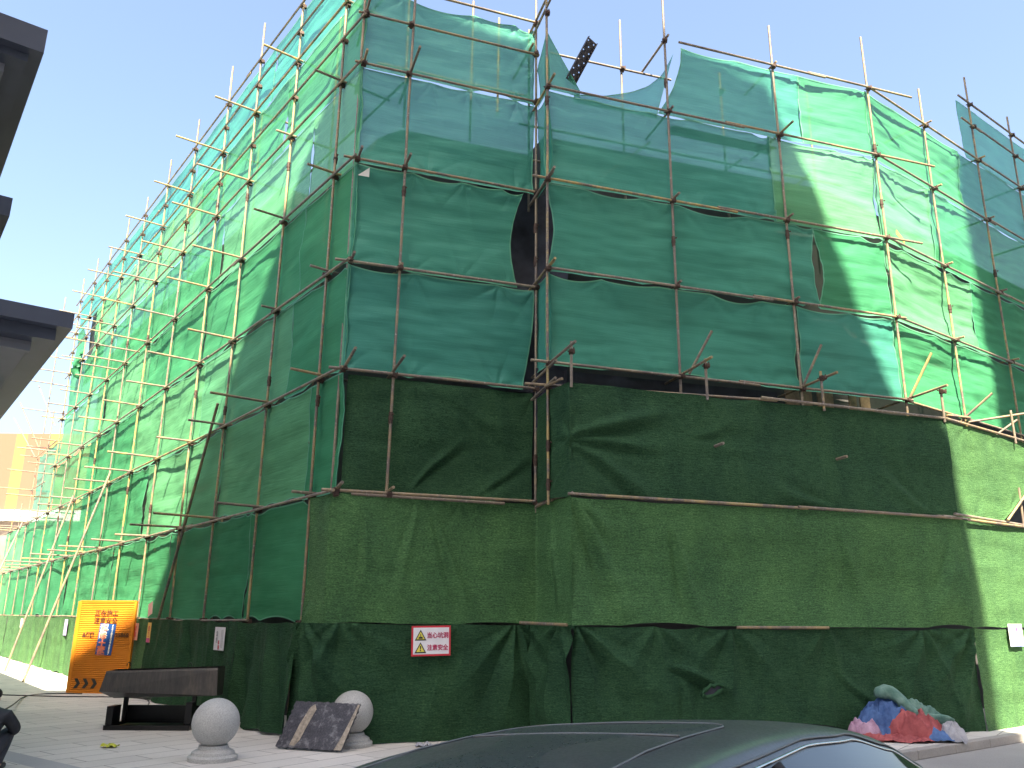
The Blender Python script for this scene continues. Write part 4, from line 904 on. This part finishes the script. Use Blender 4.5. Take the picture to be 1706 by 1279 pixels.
def flipT(): pass
eave((-4.40, 7.86, 4.58), 30, 6, .16, 'lower_eave', .12)
eave((-5.52, 8.28, 6.08), 28, 5, .22, 'middle_eave', .04)
eave((-4.91, 7.42, 7.58), 30, 6, .28, 'roof_eave', .09)
T = frame(Vector((-4.40, 7.86, 0)) - Vector((-12, 14, 0)) + ld * 1.6 + lq * 2.4, ld, lq); g = MB(); g.box(0, 23, 0, 7, -7.2 if T.col[2].z < 0 else 0, 0 if T.col[2].z < 0 else 7.2, T)
g.build('wall', WL, lb)
# ---------------------------------------------------------------- striped building far left
def stripes():
    t = NT('striped_cladding'); v = t.coord('Object'); sx = t.n('ShaderNodeSeparateXYZ'); t.l(v, sx.inputs[0])
    md = t.n('ShaderNodeMath', operation='PINGPONG'); t.l(sx.outputs['X'], md.inputs[0]); md.inputs[1].default_value = 1.25
    c_ = t.ramp(md.outputs[0], [(.0, (.18, .12, .035)), (.40, (.18, .12, .035)), (.41, (.175, .07, .042)), (1, (.175, .07, .042))]); t.t.nodes[-1]
    t.set(Base_Color=c_, Roughness=.7); return t.m
STR = stripes()
sb_ = empty('striped_building', (-36, 60, 0)); tag(sb_, 'far building clad in orange and yellow vertical stripes', 'building')
a1 = Vector((-60 * .70, 60, 0)); 
g = MB(); g.box(-14, 12.0, 0, 10, 8.75, 14.4); g.build('striped_facade', STR, sb_)
g = MB(); g.box(-14, 12.2, -.5, 10, 8.0, 8.74); g.build('canopy', WHT, sb_)
GLS = plain('dark_glass', (.03, .035, .04), .2); g = MB(); g.box(-14, 12.0, .3, 10, .0, 7.99); w0 = g.build('ground_floor', plain('brown_stone', (.16, .13, .11), .7, 0, .3, .5), sb_)
for i in range(6):
    g = MB(); g.box(-12 + i * 4, -9.2 + i * 4, .22, .29, 5.0, 7.4); g.build('window', GLS, sb_)
# ---------------------------------------------------------------- tall blocks behind the viewer that cast the shade
FAC = plain('tower_facade', (.42, .39, .35), .8, 0, .1, .3)
hh = Vector((math.sin(R(SAZ)), math.cos(R(SAZ)), 0)); pp = Vector((-hh.y, hh.x, 0))
def tower(poly, D, depth, lab):
    e = empty('tower_block', hh * D + pp * poly[0][0]); tag(e, lab, 'building'); g = MB(); n = len(poly)
    V = [hh * (D + d) + pp * q + Vector((0, 0, z)) - e.location for d in (0, depth) for q, z in poly]
    g.add(V, [tuple(range(n)), tuple(range(2 * n - 1, n - 1, -1))] + [(k, n + k, n + (k + 1) % n, (k + 1) % n) for k in range(n)]); fix_normals(g.build('wall', FAC, e))
    q0, q1 = min(q for q, z in poly), max(q for q, z in poly); g = MB()
    nq = int((q1 - q0) / 3.2); top = min(z for q, z in poly if z > 5)
    for i in range(nq):
        for k in range(int((top - 6) / 3.1)):
            q = q0 + 1.0 + i * 3.2; z = 4.2 + k * 3.1; b = hh * (D - .03) - e.location
            g.add([b + pp * q + Vector((0, 0, z)), b + pp * (q + 1.7) + Vector((0, 0, z)), b + pp * (q + 1.7) + Vector((0, 0, z + 1.6)), b + pp * q + Vector((0, 0, z + 1.6))], [(0, 1, 2, 3)])
    g.build('windows', GLS, e); return e
tower([(-15, 0), (-15, 44.4), (-7.6, 44.4), (-5.2, 45.2), (0, 46.3), (6.3, 46.7), (6.8, 45.6), (7.3, 44.3), (7.95, 42.3), (8.5, 41), (9.1, 39.4), (9.35, 37), (9.4, 0)], 15, 10, 'tall block behind the viewer with a rounded shoulder')
tower([(12.05, 0), (12.1, 43), (12.45, 47.5), (12.0, 49.5), (11.7, 66), (70, 66), (70, 0)], 15, 10, 'taller block behind the viewer on the right')
# ---------------------------------------------------------------- parked car
def car():
    PAINT = NT('car_paint'); a = PAINT.noise(PAINT.coord('Object'), 2.5, 5, .7)
    b = PAINT.noise(PAINT.coord('Object'), 80, 3, .7)
    PAINT.set(Base_Color=PAINT.ramp(a, [(.3, (.055, .055, .054)), (.7, (.085, .085, .082))]), Roughness=PAINT.ramp(b, [(.3, (.30,) * 3), (.7, (.46,) * 3)]), Metallic=.1)
    PAINT.p.inputs['Coat Weight'].default_value = .25; PAINT.p.inputs['Coat Roughness'].default_value = .18
    GL = NT('car_glass'); GL.set(Base_Color=(.012, .014, .016), Roughness=.04); GL = GL.m
    CH = NT('chrome_trim'); CH.set(Base_Color=(.6, .6, .62), Roughness=.25, Metallic=1.0); CH = CH.m
    RUB = plain('rubber', (.02, .02, .02), .7); PM = PAINT.m
    e = empty('parked_car', CARPOS, CARYAW); e.rotation_euler = (0, R(4.8), CARYAW); tag(e, 'dark grey car close in front, only its roof and side glass in view', 'car')
    Y = [-2.60, -2.54, -2.42, -2.25, -2.05, -1.85, -1.65, -1.45, -1.2, -.95, -.7, -.45, -.2, 0, .2, .4, .6, .8, 1.0, 1.2, 1.4, 1.6, 1.85, 2.1, 2.28, 2.35]
    def interp(t_, P):
        for i in range(len(P) - 1):
            if t_ <= P[i + 1][0]:
                f = (t_ - P[i][0]) / (P[i + 1][0] - P[i][0]); f = f * f * (3 - 2 * f) * .5 + f * .5; return P[i][1] + f * (P[i + 1][1] - P[i][1])
        return P[-1][1]
    top = [(-2.6, .80), (-2.5, 1.02), (-2.3, 1.10), (-2.0, 1.22), (-1.7, 1.33), (-1.35, 1.405), (-.95, 1.45), (-.4, 1.47), (.1, 1.455), (.5, 1.40), (1.0, 1.22), (1.35, 1.06), (1.8, .97), (2.2, .82), (2.35, .62)]
    belt = [(-2.6, .72), (-2.4, .96), (-2.0, 1.0), (-1, 1.02), (1.0, .98), (1.8, .88), (2.2, .75), (2.35, .58)]
    wid = [(-2.6, .66), (-2.4, .82), (-1.6, .90), (0, .92), (1.6, .90), (2.15, .78), (2.35, .60)]
    def section(y):
        zt = interp(y, top); zb = min(interp(y, belt), zt - .01); wb = interp(y, wid); f = max(0, min(1, (zt - zb) / .45)); we = wb * (.93 - .26 * f)
        q = .05 + .03 * f
        return [(wb * .80, .22), (wb * .97, .34), (wb, .55), (wb * .985, .78), (wb * .95, zb), (we + (wb * .95 - we) * .5, zb + (zt - q - zb) * .52), (we, max(zb, zt - q)), (we * .955, max(zb + .003, zt - q * .55)), (we * .85, zt - q * .28), (we * .6, zt - q * .08), (we * .3, zt - .004), (0, zt)]
    S_ = [section(y) for y in Y]; n = len(S_[0]); V = []; F = []
    for y, s_ in zip(Y, S_):
        V += [(x, y, z) for x, z in s_] + [(-x, y, z) for x, z in s_[-2::-1]]
    w_ = 2 * n - 1
    for i in range(len(Y) - 1):
        for k in range(w_ - 1): F.append((i * w_ + k, i * w_ + k + 1, (i + 1) * w_ + k + 1, (i + 1) * w_ + k))
        F.append((i * w_ + w_ - 1, i * w_, (i + 1) * w_, (i + 1) * w_ + w_ - 1))
    F += [tuple(range(w_)), tuple(range(len(Y) * w_ - 1, (len(Y) - 1) * w_ - 1, -1))]
    o = mesh('body', V, F, PM, e, True); fix_normals(o); smooth_by_angle(o, 50)
    sb = o.modifiers.new('s', 'SUBSURF'); sb.levels = 2; sb.render_levels = 2
    bpy.context.view_layer.update(); me = bpy.data.meshes.new_from_object(o.evaluated_get(bpy.context.evaluated_depsgraph_get())); o.modifiers.clear(); o.data = me
    from mathutils.bvhtree import BVHTree
    bvh = BVHTree.FromObject(o, bpy.context.evaluated_depsgraph_get())
    bvh = BVHTree.FromPolygons([v.co for v in me.vertices], [p.vertices for p in me.polygons])
    def onside(y, z, s_, off):
        h = bvh.ray_cast(Vector((s_ * 2, y, z)), Vector((-s_, 0, 0)))
        return h[0] + h[1] * (off if h[1].x * s_ > 0 else -off) if h[0] else Vector((s_ * .8, y, z))
    def ontop(x, y, off):
        h = bvh.ray_cast(Vector((x, y, 3)), Vector((0, 0, -1))); nn = h[1] if h[1].z > 0 else -h[1]; return h[0] + nn * off
    SEAL0 = plain('gutter_grey', (.15, .15, .15), .45, .2, .05)
    for s_ in (-1, 1):
        def arch(y): return interp(y, [(-2.1, 1.05), (-1.9, 1.15), (-1.6, 1.255), (-1.2, 1.335), (-.7, 1.365), (0, 1.355), (.45, 1.29), (.85, 1.14), (1.15, 1.03)])
        V = []; ny = 60; nv = 8
        for i in range(ny + 1):
            y = -2.08 + 3.2 * i / ny; zb = interp(y, belt) + .03; zt = max(zb + .004, arch(y))
            for j in range(nv + 1): V.append(onside(y, zb + (zt - zb) * j / nv, s_, .006))
        mesh('side_window', V, [(i * (nv + 1) + j, i * (nv + 1) + j + 1, (i + 1) * (nv + 1) + j + 1, (i + 1) * (nv + 1) + j) for i in range(ny) for j in range(nv)], GL, e, True)
        for dz, rr, nm, mm in ((.010, .005, 'window_trim', CH), (.030, .004, 'roof_gutter', SEAL0)):
            g = MB(); g.pipe([onside(-2.08 + 3.2 * i / 80, max(interp(-2.08 + 3.2 * i / 80, belt) + .03, arch(-2.08 + 3.2 * i / 80)) + dz, s_, .004) for i in range(81)], rr, 6); g.build(nm, mm, e, True)
        for y0 in (-.35,):
            g = MB(); g.pipe([onside(y0, 1.03 + (arch(y0) - 1.03) * i / 10, s_, .008) for i in range(11)], .018, 6); g.build('window_pillar', RUB, e, True)
    # panoramic roof
    SEAL = plain('seal_grey', (.17, .17, .16), .45, .2, .05)
    V = []; nx_, ny_ = 24, 40; hw, y0, y1, rr = .42, -.60, .70, .12
    def rrp(t_):
        P = []
        for cx, cy, a0 in ((hw - rr, y1 - rr, 0), (-hw + rr, y1 - rr, 90), (-hw + rr, y0 + rr, 180), (hw - rr, y0 + rr, 270)):
            for k in range(7): a = R(a0 + 15 * k); P.append((cx + t_ * math.cos(a), cy + t_ * math.sin(a)))
        return P
    P = rrp(rr); cx = 0; cy = (y0 + y1) / 2; rings = 10; nP = len(P)
    for r_ in range(rings + 1):
        f = 1 - r_ / rings * .98
        V += [ontop(x * f, cy + (y - cy) * f, .004) for x, y in P]
    F = [(r_ * nP + k, r_ * nP + (k + 1) % nP, (r_ + 1) * nP + (k + 1) % nP, (r_ + 1) * nP + k) for r_ in range(rings) for k in range(nP)] + [tuple(range(rings * nP, (rings + 1) * nP))]
    RG = NT('roof_glass'); a = RG.noise(RG.coord('Object'), 60, 3, .7); RG.set(Base_Color=(.05, .055, .055), Roughness=RG.ramp(a, [(.3, (.24,) * 3), (.7, (.38,) * 3)]))
    mesh('panoramic_roof', V, F, RG.m, e, True)
    g = MB(); Q = [ontop(x, y, .004) for x, y in rrp(rr + .004)]; Q.append(Q[0]); Q2 = []
    for i in range(len(Q) - 1):
        for k in range(4): x = Q[i].lerp(Q[i + 1], k / 4); Q2.append(ontop(x.x, x.y, .004))
    g.pipe(Q2 + [Q2[0]], .0035, 6); g.build('roof_seal', SEAL, e, True)
    g = MB(); g.pipe([ontop(-hw + .02 + (2 * hw - .04) * k / 20, -.22, .003) for k in range(21)], .004, 6); g.build('roof_seam', SEAL, e, True)
    for (yb, yt, xb, xt, nm) in ((1.30, .62, .72, .55, 'windscreen'), (-2.15, -1.40, .62, .50, 'rear_window')):
        V = []; m_ = 14
        for i in range(m_ + 1):
            f = i / m_; y = yb + (yt - yb) * f; hx_ = xb + (xt - xb) * f
            for j in range(m_ + 1): V.append(ontop(-hx_ + 2 * hx_ * j / m_, y, .006))
        mesh(nm, V, [(i * (m_ + 1) + j, i * (m_ + 1) + j + 1, (i + 1) * (m_ + 1) + j + 1, (i + 1) * (m_ + 1) + j) for i in range(m_) for j in range(m_)], GL, e, True)
    LMP = NT('lamp_glass'); LMP.set(Base_Color=(.5, .5, .5), Roughness=.1); RL = NT('tail_lamp'); RL.set(Base_Color=(.4, .02, .02), Roughness=.15)
    for s_ in (-1, 1):
        for yy, nm, mm in ((2.18, 'headlight', LMP.m), (-2.26, 'tail_light', RL.m)):
            g = MB(); g.box(-.14, .14, -.06, .06, -.06, .06, Matrix.Translation((s_ * .60, yy, .68))); g.build(nm, mm, e, bevel=.02)
        g = MB(); g.box(-.09, .09, -.05, .05, -.06, .06, Matrix.Translation((s_ * 1.0, .78, 1.02))); g.build('wing_mirror', PM, e, bevel=.03)
        for yy in (-1.4, 1.42):
            g = MB(); Tw = Matrix.Translation((s_ * .80, yy, .33)) @ Matrix.Rotation(R(90), 4, 'Y')
            g.lathe([(.20, -.10), (.30, -.11), (.33, -.08), (.33, .08), (.30, .11), (.20, .10), (.20, -.10)], 36, T=Tw); o = fix_normals(g.build('wheel', RUB, e)); smooth_by_angle(o)
            g = MB(); g.lathe([(.01, -.05), (.20, -.09), (.205, .09), (.18, .07), (.05, .09), (.01, .09)], 20, T=Tw); fix_normals(g.build('rim', CH, o))
            g = MB(); g.lathe([(.01, -.115), (.37, -.115), (.37, .10), (.01, .10)], 28, T=Tw)
    return e
CARPOS = (-.118 - .0, 2.42, -.12); CARYAW = -R(216)
ff, rr_ = 2.14, -1.66
CARPOS = (.588 * ff + .809 * rr_ + .25, .809 * ff - .588 * rr_, -.150)
car()
